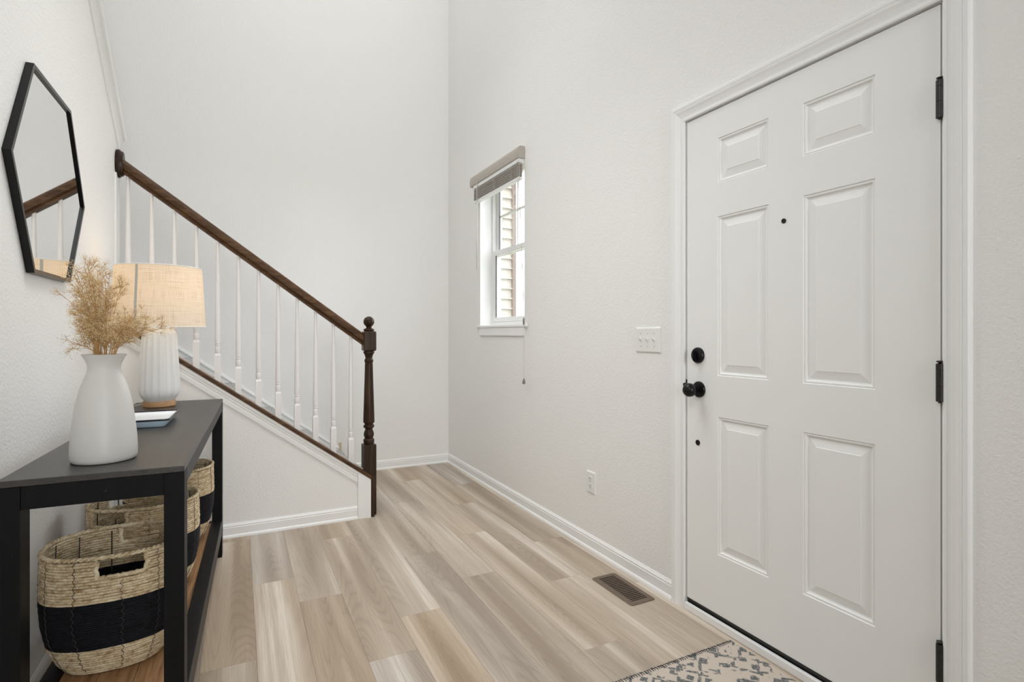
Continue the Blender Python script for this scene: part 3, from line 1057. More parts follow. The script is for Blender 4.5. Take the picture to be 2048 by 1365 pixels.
# ------------------------------------------------------------------ switch, outlet, register
def wall_plate(name, y0, y1, z0, z1, label, cat):
    e = tag(empty(name, (XR, (y0 + y1) / 2, (z0 + z1) / 2)), label, cat)
    hy, hz = (y1 - y0) / 2, (z1 - z0) / 2
    bm = bmesh.new()
    A_ = [(0, -hy, -hz), (0, hy, -hz), (0, hy, hz), (0, -hy, hz)]
    B_ = [(-0.003, p[1], p[2]) for p in A_]
    C_ = [(-0.0065, p[1] * (1 - 0.006 / hy), p[2] * (1 - 0.006 / hz)) for p in A_]
    L_ = [[bm.verts.new(p) for p in q_] for q_ in (A_, B_, C_)]
    for a, b in zip(L_, L_[1:]):
        for i in range(4):
            bm.faces.new((a[i], a[(i + 1) % 4], b[(i + 1) % 4], b[i]))
    bm.faces.new(L_[0][::-1])
    bm.faces.new(L_[-1])
    new_obj('plate', bm, 'plastic_white', e)
    return e


sw = wall_plate('light_switch', 1.873, 2.043, 1.078, 1.196, 'white triple toggle light switch plate left of the front door', 'light switch')
for k3, yo in enumerate((0.046, 0.0, -0.046)):
    bbox_obj('toggle_slot', (-0.0068, -0.0062, yo - 0.0052, yo + 0.0052, -0.0125, 0.0125), 'plastic_white', sw)
    bm = bmesh.new()
    prism(bm, [(-0.0065, yo - 0.0042, -0.008), (-0.0065, yo + 0.0042, -0.008), (-0.0065, yo + 0.0042, 0.007), (-0.0065, yo - 0.0042, 0.007)],
          [(-0.019, yo - 0.0034, 0.006), (-0.019, yo + 0.0034, 0.006), (-0.0185, yo + 0.0034, 0.0135), (-0.0185, yo - 0.0034, 0.0135)])
    new_obj('toggle', bm, 'plastic_white', sw)
    for zo in (-0.030, 0.030):
        disc_x('screw', [(0.0032, -0.006), (0.0032, -0.0072), (0.0022, -0.0077)], yo, zo, 'cord', sw, 12)
ol = wall_plate('wall_outlet', 2.373, 2.454, 0.305, 0.422, 'white duplex wall outlet low under the window wall', 'outlet')
for zo in (-0.0195, 0.0195):
    rc = bbox_obj('receptacle', (-0.0085, -0.0062, -0.0165, 0.0165, zo - 0.014, zo + 0.014), 'plastic_white', ol, bevel=0.001)
    for b in ((-0.0090, -0.0084, -0.0078, -0.0058, zo - 0.001, zo + 0.008), (-0.0090, -0.0084, 0.0056, 0.0080, zo - 0.002, zo + 0.009), (-0.0090, -0.0084, -0.0022, 0.0022, zo - 0.010, zo - 0.0058)):
        bbox_obj('slot', b, 'slot_dark', rc)
disc_x('screw', [(0.003, -0.006), (0.003, -0.0075), (0.002, -0.008)], 0, 0, 'cord', ol, 12)

rx, ry = 1.5645, 1.979
reg = tag(empty('floor_register', (rx, ry, 0.0)), 'brown metal floor vent register near the front door', 'floor vent')
hx, hy, sx_, sy_ = 0.068, 0.1475, 0.043, 0.120
bm = bmesh.new()
def rrect(hx_, hy_, r_, z_, n_=5):
    out = []
    for (cx_, cy_, a0) in ((hx_ - r_, hy_ - r_, 0), (-hx_ + r_, hy_ - r_, 90), (-hx_ + r_, -hy_ + r_, 180), (hx_ - r_, -hy_ + r_, 270)):
        for i in range(n_ + 1):
            a = math.radians(a0 + 90 * i / n_)
            out.append((cx_ + r_ * math.cos(a), cy_ + r_ * math.sin(a), z_))
    return out
L_ = [[bm.verts.new(p) for p in q_] for q_ in (rrect(hx, hy, 0.014, 0.0005), rrect(hx, hy, 0.014, 0.002), rrect(hx - 0.004, hy - 0.004, 0.011, 0.0045), rrect(sx_, sy_, 0.002, 0.0045), rrect(sx_, sy_, 0.002, 0.0005))]
for a, b in zip(L_, L_[1:]):
    n_ = len(a)
    for i in range(n_):
        bm.faces.new((a[i], a[(i + 1) % n_], b[(i + 1) % n_], b[i]))
new_obj('register_frame', bm, 'register', reg, smooth=True, angle=math.radians(30))
bbox_obj('duct', (-sx_, sx_, -sy_, sy_, 0.0002, 0.0008), 'void', reg)
slat0 = None
ns = 17
for i in range(ns):
    yy = -sy_ + (i + 0.75) * (2 * sy_) / (ns + 0.5)
    if slat0 is None:
        bm = bmesh.new()
        pr = [(-0.0034, 0.0028), (-0.0030, 0.0022), (0.0026, 0.0038), (0.0026, 0.0045), (0.0018, 0.0046), (-0.0034, 0.0034)]
        prism(bm, [(-sx_ - 0.0002, p[0], p[1]) for p in pr], [(sx_ + 0.0002, p[0], p[1]) for p in pr])
        slat0 = new_obj('louvre', bm, 'register_slat', reg)
        slat0.location = (0, yy, 0)
    else:
        link_copy(slat0, reg, (0, yy, 0))

# ------------------------------------------------------------------ rug
rug = tag(empty('door_rug', (1.21, 1.13, 0.0)), 'beige printed rug with grey motifs and a stitched edge by the door', 'rug')
bm = bmesh.new()
nx_, ny_ = 46, 33
x0, x1, y0, y1 = 0.755 - 1.21, 1.664 - 1.21, 0.80 - 1.13, 1.452 - 1.13
grid = []
for j in range(ny_ + 1):
    row = []
    for i in range(nx_ + 1):
        x, y = x0 + (x1 - x0) * i / nx_, y0 + (y1 - y0) * j / ny_
        e_ = noise.noise((x * 6, y * 6, 0)) * 0.002
        row.append(bm.verts.new((x + (e_ if i in (0, nx_) else 0), y + (e_ if j in (0, ny_) else 0), 0.0045 + noise.noise((x * 11, y * 11, 3)) * 0.0006)))
    grid.append(row)
for j in range(ny_):
    for i in range(nx_):
        bm.faces.new((grid[j][i], grid[j][i + 1], grid[j + 1][i + 1], grid[j + 1][i]))
edge = [grid[0][i] for i in range(nx_ + 1)] + [grid[j][nx_] for j in range(1, ny_ + 1)] + [grid[ny_][i] for i in range(nx_ - 1, -1, -1)] + [grid[j][0] for j in range(ny_ - 1, 0, -1)]
low = [bm.verts.new((v.co.x, v.co.y, 0.0006)) for v in edge]
for i in range(len(edge)):
    j = (i + 1) % len(edge)
    bm.faces.new((edge[i], low[i], low[j], edge[j]))
new_obj('rug_field', bm, 'rug', rug, smooth=True, angle=math.radians(40))
bm = bmesh.new()
n_st = 92
for yy, sgn in ((y1, 1), (y0, -1)):
    for i in range(n_st):
        x = x0 + 0.004 + (x1 - x0 - 0.008) * i / (n_st - 1) + random.uniform(-0.001, 0.001)
        lx = random.uniform(-0.0015, 0.0015)
        tube(bm, [(x, yy - sgn * random.uniform(0.009, 0.012), 0.0058), (x + lx * 0.5, yy - sgn * 0.001, 0.0066), (x + lx, yy + sgn * 0.003, 0.0036), (x + lx * 2, yy + sgn * random.uniform(0.007, 0.011), 0.0022)], 0.0013, 4)
st_ = new_obj('edge_stitching', bm, 'stitch', rug)
st_['kind'] = 'stuff'
st_['label'] = 'dark blanket stitching along the rug end'

# ------------------------------------------------------------------ mirror
mir = tag(empty('wall_mirror', (XL, 2.368, 1.68)), 'hexagonal mirror with a thin black frame on the wall', 'mirror')
hexv = [(2.155 - 2.368, 0.322), (2.568 - 2.368, 0.326), (2.772 - 2.368, 0.004), (2.564 - 2.368, -0.322), (2.160 - 2.368, -0.325), (1.966 - 2.368, -0.002)]
TH, FW = 0.0215, 0.0125
mc = Vector((sum(p[0] for p in hexv) / 6, sum(p[1] for p in hexv) / 6))
inn = []
for i in range(6):
    p0, p1, p2 = (Vector(hexv[(i + k) % 6]) for k in (-1, 0, 1))
    d1, d2 = (p1 - p0).normalized(), (p2 - p1).normalized()
    n1, n2 = Vector((-d1.y, d1.x)), Vector((-d2.y, d2.x))
    if n1.dot(mc - p1) < 0:
        n1.negate()
    if n2.dot(mc - p1) < 0:
        n2.negate()
    b = (n1 + n2).normalized()
    inn.append(p1 + b * (FW / b.dot(n1)))
for i in range(6):
    j = (i + 1) % 6
    bm = bmesh.new()
    lo = []
    for (p, q_) in ((hexv[i], inn[i]), (hexv[j], inn[j])):
        lo.append([(0.001, p[0], p[1]), (TH, p[0], p[1]), (TH, q_[0], q_[1]), (0.001, q_[0], q_[1])])
    prism(bm, lo[0], lo[1])
    new_obj('frame_bar', bm, 'black_metal', mir)
bm = bmesh.new()
prism(bm, [(0.002, p[0], p[1]) for p in inn], [(0.0145, p[0], p[1]) for p in inn])
new_obj('mirror_glass', bm, 'mirror', mir)

# ------------------------------------------------------------------ console table (its frame is turned a little against the wall)
PHI = YAW - math.atan((1024 - 521) / F_PX)
LN = Vector((math.cos(PHI), -math.sin(PHI), 0))
LD = Vector((math.sin(PHI), math.cos(PHI), 0))


def tw(d, s, z=0.0):
    return LN * d + LD * s + Vector((0, 0, z))


TD0, TD1, TS0, TS1, TZ = -0.563, -0.1815, 1.653, 3.254, 0.82
tdc, tsc = (TD0 + TD1) / 2, (TS0 + TS1) / 2
table = tag(empty('console_table', tw(tdc, tsc, 0.0), -PHI), 'long black wooden console table with an open lower shelf', 'table')


def tb(name, b, mat, bevel=0.0015, parent=None):
    return bbox_obj(name, (b[0] - tdc, b[1] - tdc, b[2] - tsc, b[3] - tsc, b[4], b[5]), mat, parent or table, bevel)


tb('table_top', (TD0, TD1, TS0, TS1, 0.8035, TZ), 'table_top', 0.002)
lw_, ld_ = 0.046, 0.064
for a, b in ((TD0, TS0), (TD1 - lw_, TS0), (TD0, TS1 - ld_), (TD1 - lw_, TS1 - ld_)):
    tb('leg', (a, a + lw_, b + 0.0005, b + ld_ - 0.0005, 0.0005, 0.803), 'table_black')
at = 0.020
tb('apron', (TD0 + lw_, TD1 - lw_, TS0 + 0.003, TS0 + 0.003 + at, 0.747, 0.803), 'table_black')
tb('apron', (TD0 + lw_, TD1 - lw_, TS1 - 0.003 - at, TS1 - 0.003, 0.747, 0.803), 'table_black')
tb('apron', (TD1 - 0.003 - at, TD1 - 0.0005, TS0 + ld_, TS1 - ld_, 0.760, 0.803), 'table_black_y')
tb('apron', (TD0 + 0.003, TD0 + 0.003 + at, TS0 + ld_, TS1 - ld_, 0.747, 0.803), 'table_black_y')
tb('shelf_rail', (TD1 - 0.049, TD1 - 0.001, TS0 + ld_, TS1 - ld_, 0.118, 0.193), 'table_black_y')
tb('shelf_rail', (TD0 + 0.001, TD0 + 0.046, TS0 + ld_, TS1 - ld_, 0.118, 0.193), 'table_black_y')
tb('shelf_rail', (TD0 + lw_, TD1 - lw_, TS0 + 0.003, TS0 + 0.0625, 0.118, 0.180), 'table_black')
tb('shelf_rail', (TD0 + lw_, TD1 - lw_, TS1 - 0.0625, TS1 - 0.003, 0.118, 0.180), 'table_black')
d0, d1 = TD0 + 0.0465, TD1 - 0.0495
nb = 3
for i in range(nb):
    a, b = d0 + (d1 - d0) * i / nb, d0 + (d1 - d0) * (i + 1) / nb
    tb('shelf_board', (a + 0.0006, b - 0.0006, TS0 + 0.063, TS1 - 0.063, 0.166, 0.1845), 'shelf_wood', 0.001)
# screw head in the near apron
bm = bmesh.new()
pr = [(0.0035, 0.0), (0.0035, -0.001), (0.002, -0.0016)]
rings = [[bm.verts.new((-0.352 - tdc + r * math.cos(2 * math.pi * i / 12), TS0 + 0.003 - tsc + y_, 0.772 + r * math.sin(2 * math.pi * i / 12))) for i in range(12)] for r, y_ in pr]
for a, b in zip(rings, rings[1:]):
    for i in range(12):
        bm.faces.new((a[i], a[(i + 1) % 12], b[(i + 1) % 12], b[i]))
bm.faces.new(rings[-1])
new_obj('screw', bm, 'black_metal', table)

# ------------------------------------------------------------------ baskets
SHZ = 0.185


def oval(a, b, t, ex=2.35):
    c, s_ = math.cos(t), math.sin(t)
    return (math.copysign(abs(c) ** (2 / ex), c) * a, math.copysign(abs(s_) ** (2 / ex), s_) * b)


def bprof(h):
    """half axes of the basket at height h (0..0.355)"""
    tbl = [(0.0, 0.118, 0.092), (0.03, 0.141, 0.112), (0.08, 0.162, 0.130), (0.14, 0.174, 0.141), (0.20, 0.178, 0.146), (0.28, 0.177, 0.146), (0.36, 0.174, 0.143)]
    for (h0, a0, b0), (h1, a1, b1) in zip(tbl, tbl[1:]):
        if h <= h1:
            t = (h - h0) / (h1 - h0)
            return a0 + (a1 - a0) * t, b0 + (b1 - b0) * t
    return tbl[-1][1:]


def ring_pts(h, nseg, rowseed, jit=0.0012, off=0.0, arcs=None):
    a, b = bprof(h)
    pts_ = []
    for i in range(nseg):
        t = 2 * math.pi * i / nseg
        x, y = oval(a + off, b + off, t)
        w = noise.noise((math.cos(t) * 3, math.sin(t) * 3, rowseed * 1.7)) * jit * 1.6 + random.uniform(-jit, jit) * 0.35
        k = 1 + w / max(0.05, math.hypot(x, y))
        dz = noise.noise((math.cos(t) * 2, math.sin(t) * 2, rowseed * 3.1 + 9)) * jit * 1.2
        pts_.append((x * k, y * k, h + dz))
    return pts_


def make_basket(name, d, s, rz, label, seed, hc=0.0):
    random.seed(seed)
    e = tag(empty(name, tw(d, s, SHZ), -PHI + rz), label, 'basket', group='striped baskets on the shelf')
    pitch = 0.0080
    hb0, hb1 = 0.088, 0.222            # dark band
    holes = (0.296, 0.338)             # handle height range
    hw = 0.054
    N = 72
    h = 0.006
    rows = []
    while h < hb0:
        rows.append(h)
        h += pitch
    h = hb1 + pitch * 0.4
    while h < 0.345:
        rows.append(h)
        h += pitch
    for ri, h in enumerate(rows):
        bm = bmesh.new()
        P = ring_pts(h, N, seed * 20 + ri)
        rr = pitch * 0.53
        if holes[0] < h < holes[1]:
            # the coil stops at both handle openings
            run = []
            segs = []
            for i in range(N + 1):
                p = P[i % N]
                if abs(p[0] - hc) < hw and abs(p[1]) > 0.08:
                    if len(run) > 1:
                        segs.append(run)
                    run = []
                else:
                    run.append(p)
            if len(run) > 1:
                segs.append(run)
            if len(segs) == 3:
                segs = [segs[2] + segs[0][1:], segs[1]]
            for sg in segs:
                tube(bm, sg, [rr * random.uniform(0.88, 1.08) for _ in sg], 6)
        else:
            tube(bm, P, [rr * random.uniform(0.88, 1.08) for _ in P], 6, closed=True)
        new_obj('coil', bm, 'coil', e, smooth=True)
    # dark cord band
    bm = bmesh.new()
    h = hb0 + 0.001
    ri = 0
    while h < hb1:
        P = ring_pts(h, 56, seed * 31 + ri, 0.0006)
        tube(bm, P, 0.0036, 5, closed=True)
        h += 0.0063
        ri += 1
    o = new_obj('dark_band', bm, 'coil_black', e, smooth=True)
    o['kind'] = 'stuff'
    o['label'] = 'dark navy band of wound cord'
    # woven bottom
    bm = bmesh.new()
    ring = []
    for k in range(48):
        x, y = oval(0.121, 0.095, 2 * math.pi * k / 48)
        ring.append((x, y))
    prism(bm, [(x, y, 0.0015) for x, y in ring], [(x, y, 0.007) for x, y in ring])
    new_obj('basket_bottom', bm, 'coil_in', e)
    # braided rim: twisted rope of short wraps
    bm = bmesh.new()
    R = ring_pts(0.349, 190, seed * 5, 0.0008)
    for ph in (0.0, math.pi):
        tw_ = []
        for i in range(len(R)):
            x, y, z = R[i]
            a = i * 1.25 + ph
            nrm = Vector((x, y, 0)).normalized()
            tw_.append((x + nrm.x * 0.0032 * math.cos(a), y + nrm.y * 0.0032 * math.cos(a), z + 0.0032 * math.sin(a)))
        tube(bm, tw_, 0.0041, 6, closed=True)
    new_obj('rim', bm, 'coil', e, smooth=True)
    # wrapped edges of the two handle openings
    for sgn in (-1, 1):
        bm = bmesh.new()
        for sx in (-1, 1):
            pp = []
            for i in range(7):
                h = holes[0] - 0.006 + (holes[1] - holes[0] + 0.012) * i / 6
                a, b = bprof(h)
                xx = hc + sx * (hw + 0.004)
                yy = sgn * b * (1 - (abs(xx) / a) ** 2.35) ** (1 / 2.35)
                pp.append((xx + sx * 0.003 * math.cos(i * 2.1), yy + sgn * 0.002, h))
            tube(bm, pp, [0.0058 + 0.0010 * (i % 2) for i in range(7)], 7)
        pp = []
        for i in range(22):
            xx = hc - hw - 0.004 + (2 * hw + 0.008) * i / 21
            h = holes[0] - 0.002
            a, b = bprof(h)
            yy = sgn * (b * (1 - (abs(xx) / a) ** 2.35) ** (1 / 2.35) + 0.002)
            pp.append((xx, yy, h + 0.0012 * math.cos(i * 2.2)))
        tube(bm, pp, [0.0052 + 0.0009 * (i % 2) for i in range(22)], 7)
        new_obj('handle_edge', bm, 'coil', e, smooth=True)
    # upright stitches
    bm = bmesh.new()
    for k in range(12):
        t0 = 2 * math.pi * (k + 0.35) / 12
        pp = []
        n_ = 34
        for i in range(n_):
            h = 0.008 + 0.335 * i / (n_ - 1)
            a, b = bprof(h)
            x, y = oval(a + 0.0044, b + 0.0044, t0 + (0.018 if i % 2 else -0.018) + 0.05 * noise.noise((k, h * 9, seed)))
            if holes[0] - 0.01 < h < holes[1] and abs(x - hc) < hw + 0.01 and abs(y) > 0.08:
                if len(pp) > 1:
                    tube(bm, pp, 0.0009, 4)
                pp = []
                continue
            pp.append((x, y, h))
        if len(pp) > 1:
            tube(bm, pp, 0.0009, 4)
        # inside stitch
        pp = []
        for i in range(12):
            h = 0.02 + 0.318 * i / 11
            a, b = bprof(h)
            x, y = oval(a - 0.0048, b - 0.0048, t0)
            if holes[0] - 0.02 < h < holes[1] + 0.01 and abs(x - hc) < hw + 0.01 and abs(y) > 0.08:
                break
            pp.append((x, y, h))
        tube(bm, pp, 0.0018, 4)
    new_obj('stitching', bm, 'thread', e)
    return e


make_basket('storage_basket', -0.400, 2.015, 0.0, 'nearest striped basket, wide open behind the near table legs', 3, 0.040)
make_basket('storage_basket', -0.401, 2.475, -0.03, 'middle striped basket between the two other baskets on the shelf', 5, -0.085)
make_basket('storage_basket', -0.386, 3.000, 0.0, 'farthest striped basket beside the far table leg', 8)
random.seed(11)

# ------------------------------------------------------------------ vase
VD, VS = -0.390, 1.825
vase = tag(empty('vase', tw(VD, VS, TZ)), 'white ceramic bottle vase with flared lip on the near end of the table', 'vase')
vp = [(0.0700, 0.0005), (0.0740, 0.004), (0.0760, 0.012), (0.0762, 0.030), (0.0745, 0.065), (0.0705, 0.105), (0.0655, 0.145), (0.0600, 0.175), (0.0520, 0.205), (0.0440, 0.226), (0.0390, 0.240),
      (0.0372, 0.250), (0.0385, 0.262), (0.0430, 0.275), (0.0505, 0.2885), (0.0512, 0.2900), (0.0500, 0.2905), (0.0410, 0.2755), (0.0355, 0.260), (0.0345, 0.248), (0.0400, 0.226), (0.0560, 0.170), (0.0680, 0.09), (0.0690, 0.03), (0.060, 0.008)]
bm = bmesh.new()
lathe(bm, vp, 56)
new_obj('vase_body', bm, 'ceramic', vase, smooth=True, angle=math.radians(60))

# dried flowers standing in the vase
bq = tag(empty('dried_flowers', tw(VD, VS, TZ + 0.29)), 'bunch of dried tan baby\'s breath standing in the white vase', 'dried flowers')
RV = Vector((math.cos(YAW), -math.sin(YAW), 0))
FV = Vector((math.sin(YAW), math.cos(YAW), 0))
# tips: sideways and upward offsets in metres from the vase mouth
tips = [(-0.040, 0.245), (-0.068, 0.222), (-0.005, 0.222), (-0.028, 0.190), (-0.058, 0.165), (0.018, 0.180), (0.042, 0.195), (-0.105, 0.140), (-0.085, 0.122), (-0.065, 0.095),
        (-0.015, 0.125), (-0.035, 0.085), (-0.070, 0.062), (0.012, 0.075), (0.060, 0.098), (0.092, 0.098), (0.128, 0.092), (0.138, 0.075), (0.108, 0.060), (0.050, 0.045),
        (-0.052, 0.030), (-0.088, 0.160), (0.075, 0.075), (-0.030, 0.060), (-0.045, 0.130), (0.120, 0.108), (-0.020, 0.160), (-0.056, 0.190),
        (-0.040, 0.100), (-0.060, 0.120), (-0.010, 0.095), (-0.048, 0.075), (0.105, 0.080), (0.080, 0.060), (-0.035, 0.205), (-0.015, 0.045), (-0.050, 0.150), (0.030, 0.060), (0.062, 0.070), (-0.030, 0.115),
        (-0.030, 0.235), (-0.055, 0.232), (-0.015, 0.232), (-0.075, 0.215), (0.005, 0.205), (-0.045, 0.215)]


def tiny(bm, p, r):
    a = random.uniform(0, 6.28)
    v = [bm.verts.new((p.x + r * math.cos(a + k * 2.094), p.y + r * math.sin(a + k * 2.094), p.z + random.uniform(-r, r) * 0.4)) for k in range(3)]
    t_ = bm.verts.new((p.x, p.y, p.z + r * 1.1))
    b_ = bm.verts.new((p.x, p.y, p.z - r * 1.0))
    for k in range(3):
        bm.faces.new((v[k], v[(k + 1) % 3], t_))
        bm.faces.new((v[(k + 1) % 3], v[k], b_))


for ti, (tx, tz) in enumerate(tips):
    depth = random.uniform(-0.055, 0.055)
    tip = RV * tx + FV * depth + Vector((0, 0, tz))
    ang = random.uniform(0, 6.28)
    root = Vector((0.020 * math.cos(ang), 0.020 * math.sin(ang), -0.12))
    mouth = Vector((max(-0.026, min(0.026, tip.x * 0.35)), max(-0.026, min(0.026, tip.y * 0.35)), 0.0))
    n_ = 12
    path = []
    for i in range(n_ + 1):
        t = i / n_
        if t < 0.3:
            p = root.lerp(mouth, t / 0.3)
        else:
            q_ = (t - 0.3) / 0.7
            ctrl = mouth + Vector((0, 0, tz * 0.55))
            p = mouth.lerp(ctrl, q_).lerp(ctrl.lerp(tip, q_), q_)
        p = p + Vector((random.uniform(-1, 1), random.uniform(-1, 1), 0)) * 0.0015
        path.append(p)
    bs, bb = bmesh.new(), bmesh.new()
    tube(bs, path, [0.0013 - 0.0008 * i / n_ for i in range(n_ + 1)], 4)
    nbr = 13
    for b_i in range(nbr):
        t = 1.0 - 0.6 * random.random() ** 1.35
        fi = t * n_
        i0 = min(int(fi), n_ - 1)
        p0 = path[i0].lerp(path[i0 + 1], fi - i0)
        axis = (path[i0 + 1] - path[i0]).normalized()
        rnd_ = Vector((random.gauss(0, 1), random.gauss(0, 1), random.gauss(0, 0.7))).normalized()
        dr = (axis * 0.75 + rnd_ * 0.9 + Vector((0, 0, 0.25))).normalized()
        ln = random.uniform(0.018, 0.036)
        p1 = p0 + dr * ln
        tube(bs, [p0, p0.lerp(p1, 0.5) + rnd_ * 0.0015, p1], [0.0007, 0.0005, 0.0004], 3)
        for _k in range(6):
            r2 = Vector((random.gauss(0, 1), random.gauss(0, 1), random.gauss(0, 0.8))).normalized()
            p2 = p1 + (dr * 0.7 + r2 * 0.8).normalized() * random.uniform(0.006, 0.014)
            tube(bs, [p1 - dr * 0.004, p2], [0.00045, 0.0003], 3, caps=False)
            for _q in range(6):
                tiny(bb, p2 + Vector((random.gauss(0, 1), random.gauss(0, 1), random.gauss(0, 1))) * 0.0048, random.uniform(0.0006, 0.0012))
    sto = new_obj('stem', bs, 'stem', bq)
    blo = new_obj('blossoms', bb, 'blossom', sto)
    blo['kind'] = 'stuff'

# ------------------------------------------------------------------ lamp
LDd, LS = -0.438, 3.055
lamp = tag(empty('table_lamp', tw(LDd, LS, TZ), -PHI), 'lit table lamp with linen drum shade and fluted white ceramic base', 'lamp')
bm = bmesh.new()
lathe(bm, [(0.0655, 0.0006), (0.0672, 0.002), (0.0672, 0.024), (0.0655, 0.0262)], 48)
new_obj('wood_foot', bm, 'lamp_wood', lamp, smooth=True, angle=math.radians(40))
NF = 18


def flute(t, z):
    k = min(1.0, max(0.0, (z - 0.030) / 0.035)) * min(1.0, max(0.0, (0.349 - z) / 0.012))
    return 1.0 - 0.062 * abs(math.sin(NF * t / 2)) * k


bm = bmesh.new()
cp = [(0.0600, 0.0265), (0.0655, 0.034), (0.0745, 0.045), (0.0815, 0.058), (0.0852, 0.072), (0.0862, 0.090), (0.0850, 0.13), (0.0820, 0.18), (0.0785, 0.24), (0.0745, 0.30), (0.0722, 0.332), (0.0712, 0.342),
      (0.0690, 0.349), (0.0610, 0.362), (0.0560, 0.371), (0.0540, 0.374), (0.030, 0.3755)]
lathe(bm, cp, NF * 8, rfun=flute)
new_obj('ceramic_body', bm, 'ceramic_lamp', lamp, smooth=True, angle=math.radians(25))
bm = bmesh.new()
lathe(bm, [(0.012, 0.3755), (0.012, 0.42), (0.016, 0.425), (0.016, 0.46), (0.012, 0.465)], 20)
new_obj('socket', bm, 'brass_dark', lamp, smooth=True, angle=math.radians(40))
bm = bmesh.new()
lathe(bm, [(0.012, 0.465), (0.014, 0.475), (0.024, 0.50), (0.030, 0.525), (0.029, 0.545), (0.018, 0.562), (0.003, 0.567)], 24)
bulb = new_obj('bulb', bm, 'bulb', lamp, smooth=True)
bm = bmesh.new()
hp = [(0.0, 0.034 * math.sin(a), 0.455 + 0.10 * (1 - math.cos(a))) for a in [math.pi * i / 16 for i in range(17)]]
tube(bm, [(0, 0.02, 0.43)] + [(0, 0.05, 0.47), (0, 0.06, 0.54), (0, 0.045, 0.61), (0, 0.0, 0.645)] + [(0, -0.045, 0.61), (0, -0.06, 0.54), (0, -0.05, 0.47), (0, -0.02, 0.43)], 0.0018, 6)
new_obj('harp', bm, 'brass_dark', lamp)
# shade: thin double-skinned linen drum with UVs for the weave
SB, ST, HS0, HS1 = 0.1935, 0.177, 0.378, 0.660
bm = bmesh.new()
uvl = bm.loops.layers.uv.new('UVMap')
seg = 96
nz = 8
vo = [[None] * seg for _ in range(nz + 1)]
for j in range(nz + 1):
    t = j / nz
    r, z = SB + (ST - SB) * t, HS0 + (HS1 - HS0) * t
    for i in range(seg):
        a = 2 * math.pi * i / seg
        vo[j][i] = bm.verts.new((r * math.cos(a), r * math.sin(a), z))
for j in range(nz):
    for i in range(seg):
        k = (i + 1) % seg
        f = bm.faces.new((vo[j][i], vo[j][k], vo[j + 1][k], vo[j + 1][i]))
        for lp, uv in zip(f.loops, ((i / seg, j / nz), ((i + 1) / seg, j / nz), ((i + 1) / seg, (j + 1) / nz), (i / seg, (j + 1) / nz))):
            lp[uvl].uv = uv
sh = new_obj('lamp_shade', bm, 'shade', lamp, smooth=True)
for nm, r, z in (('shade_hem', SB, HS0), ('shade_hem', ST, HS1)):
    bm = bmesh.new()
    tube(bm, [(r * math.cos(2 * math.pi * i / 72), r * math.sin(2 * math.pi * i / 72), z) for i in range(72)], 0.0022, 6, closed=True)
    new_obj(nm, bm, 'ceramic_lamp', sh, smooth=True)
# overlapped seam of the fabric
bm = bmesh.new()
a0 = math.radians(-112)
for da0, da1 in ((0.0, 0.058),):
    lo = [((SB + 0.0012) * math.cos(a0 + d), (SB + 0.0012) * math.sin(a0 + d), HS0 + 0.003) for d in (da0, da1)]
    hi = [((ST + 0.0012) * math.cos(a0 + d), (ST + 0.0012) * math.sin(a0 + d), HS1 - 0.003) for d in (da1, da0)]
    lo2 = [((SB + 0.0004) * math.cos(a0 + d), (SB + 0.0004) * math.sin(a0 + d), HS0 + 0.003) for d in (da0, da1)]
    hi2 = [((ST + 0.0004) * math.cos(a0 + d), (ST + 0.0004) * math.sin(a0 + d), HS1 - 0.003) for d in (da1, da0)]
    prism(bm, lo + hi, lo2 + hi2)
new_obj('shade_seam', bm, 'seam', sh)
bm = bmesh.new()
for a in (0.4, 0.4 + 2.094, 0.4 + 4.189):
    tube(bm, [(0, 0, 0.645), (ST * math.cos(a), ST * math.sin(a), HS1 - 0.004)], 0.0016, 6)
new_obj('spider', bm, 'brass_dark', lamp)
bm = bmesh.new()
tube(bm, [(-0.064, 0.0, 0.012), (-0.085, 0.010, 0.008), (-0.105, 0.004, 0.004), (-0.122, -0.02, 0.003), (-0.131, -0.05, 0.003), (-0.150, -0.06, -0.004), (-0.155, -0.06, -0.2), (-0.15, -0.05, -0.5)], 0.0026, 8)
new_obj('power_cord', bm, 'brass_dark', lamp, smooth=True)['label'] = 'clear brown power cord'
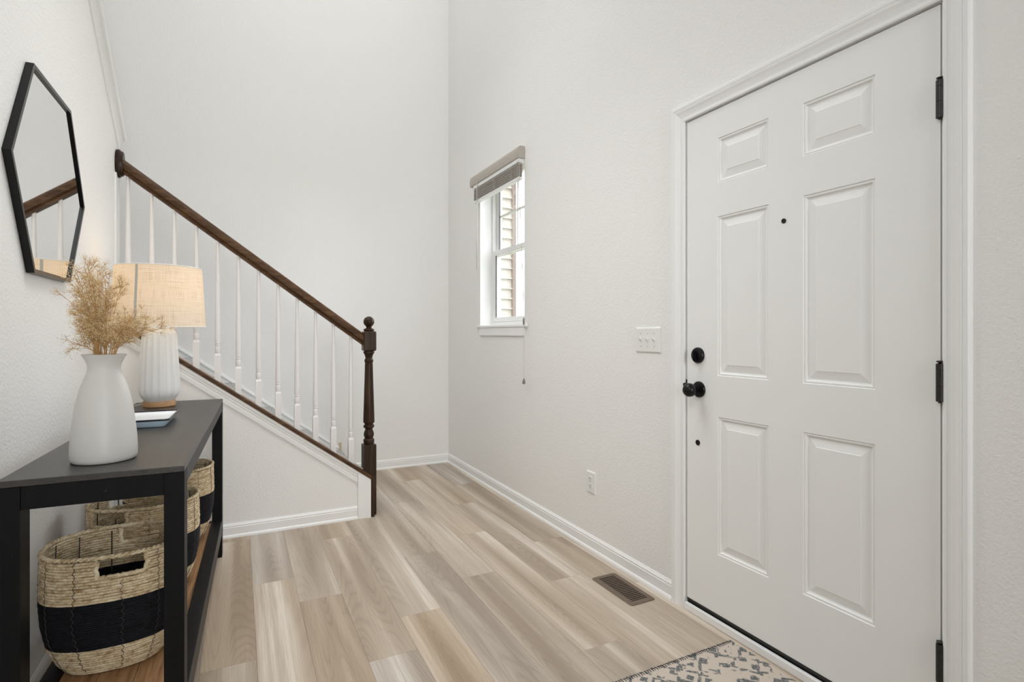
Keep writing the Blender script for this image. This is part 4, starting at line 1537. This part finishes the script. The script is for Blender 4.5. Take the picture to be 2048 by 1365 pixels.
pl_ = bpy.data.lights.new('lamp_light', 'POINT')
pl_.energy = 0.30
pl_.color = (1.0, 0.62, 0.27)
pl_.shadow_soft_size = 0.03
plo = bpy.data.objects.new('lamp_light', pl_)
COL.objects.link(plo)
plo.parent = lamp
plo.location = (0, 0, 0.60)

# ------------------------------------------------------------------ tray
ta, tb_, tz = 0.0, 0.0, TZ
TRd0, TRd1, TRs0, TRs1 = -0.492, -0.306, 2.352, 2.632
trd, trs = (TRd0 + TRd1) / 2, (TRs0 + TRs1) / 2
tray = tag(empty('enamel_tray', tw(trd, trs, TZ), -PHI), 'small white enamel tray with black rim and pale blue sides beside the lamp', 'tray')
hx, hy = (TRd1 - TRd0) / 2, (TRs1 - TRs0) / 2
bm = bmesh.new()
L_ = [rrect(hx - 0.018, hy - 0.018, 0.012, 0.0006), rrect(hx - 0.015, hy - 0.015, 0.013, 0.003), rrect(hx - 0.003, hy - 0.003, 0.016, 0.0255)]
L_ = [[bm.verts.new(p) for p in q_] for q_ in L_]
for a, b in zip(L_, L_[1:]):
    for i in range(len(a)):
        bm.faces.new((a[i], a[(i + 1) % len(a)], b[(i + 1) % len(a)], b[i]))
bm.faces.new(L_[0][::-1])
new_obj('tray_outside', bm, 'tray_blue', tray, smooth=True, angle=math.radians(40))
bm = bmesh.new()
L_ = [rrect(hx - 0.0045, hy - 0.0045, 0.015, 0.0285), rrect(hx - 0.011, hy - 0.011, 0.013, 0.0200), rrect(hx - 0.016, hy - 0.016, 0.012, 0.0185)]
L_ = [[bm.verts.new(p) for p in q_] for q_ in L_]
for a, b in zip(L_, L_[1:]):
    for i in range(len(a)):
        bm.faces.new((a[i], a[(i + 1) % len(a)], b[(i + 1) % len(a)], b[i]))
bm.faces.new(L_[-1])
new_obj('tray_inside', bm, 'tray_white', tray, smooth=True, angle=math.radians(40))
bm = bmesh.new()
tube(bm, rrect(hx - 0.003, hy - 0.003, 0.016, 0.0275), 0.0036, 8, closed=True)
new_obj('tray_rim', bm, 'tray_rim', tray, smooth=True)
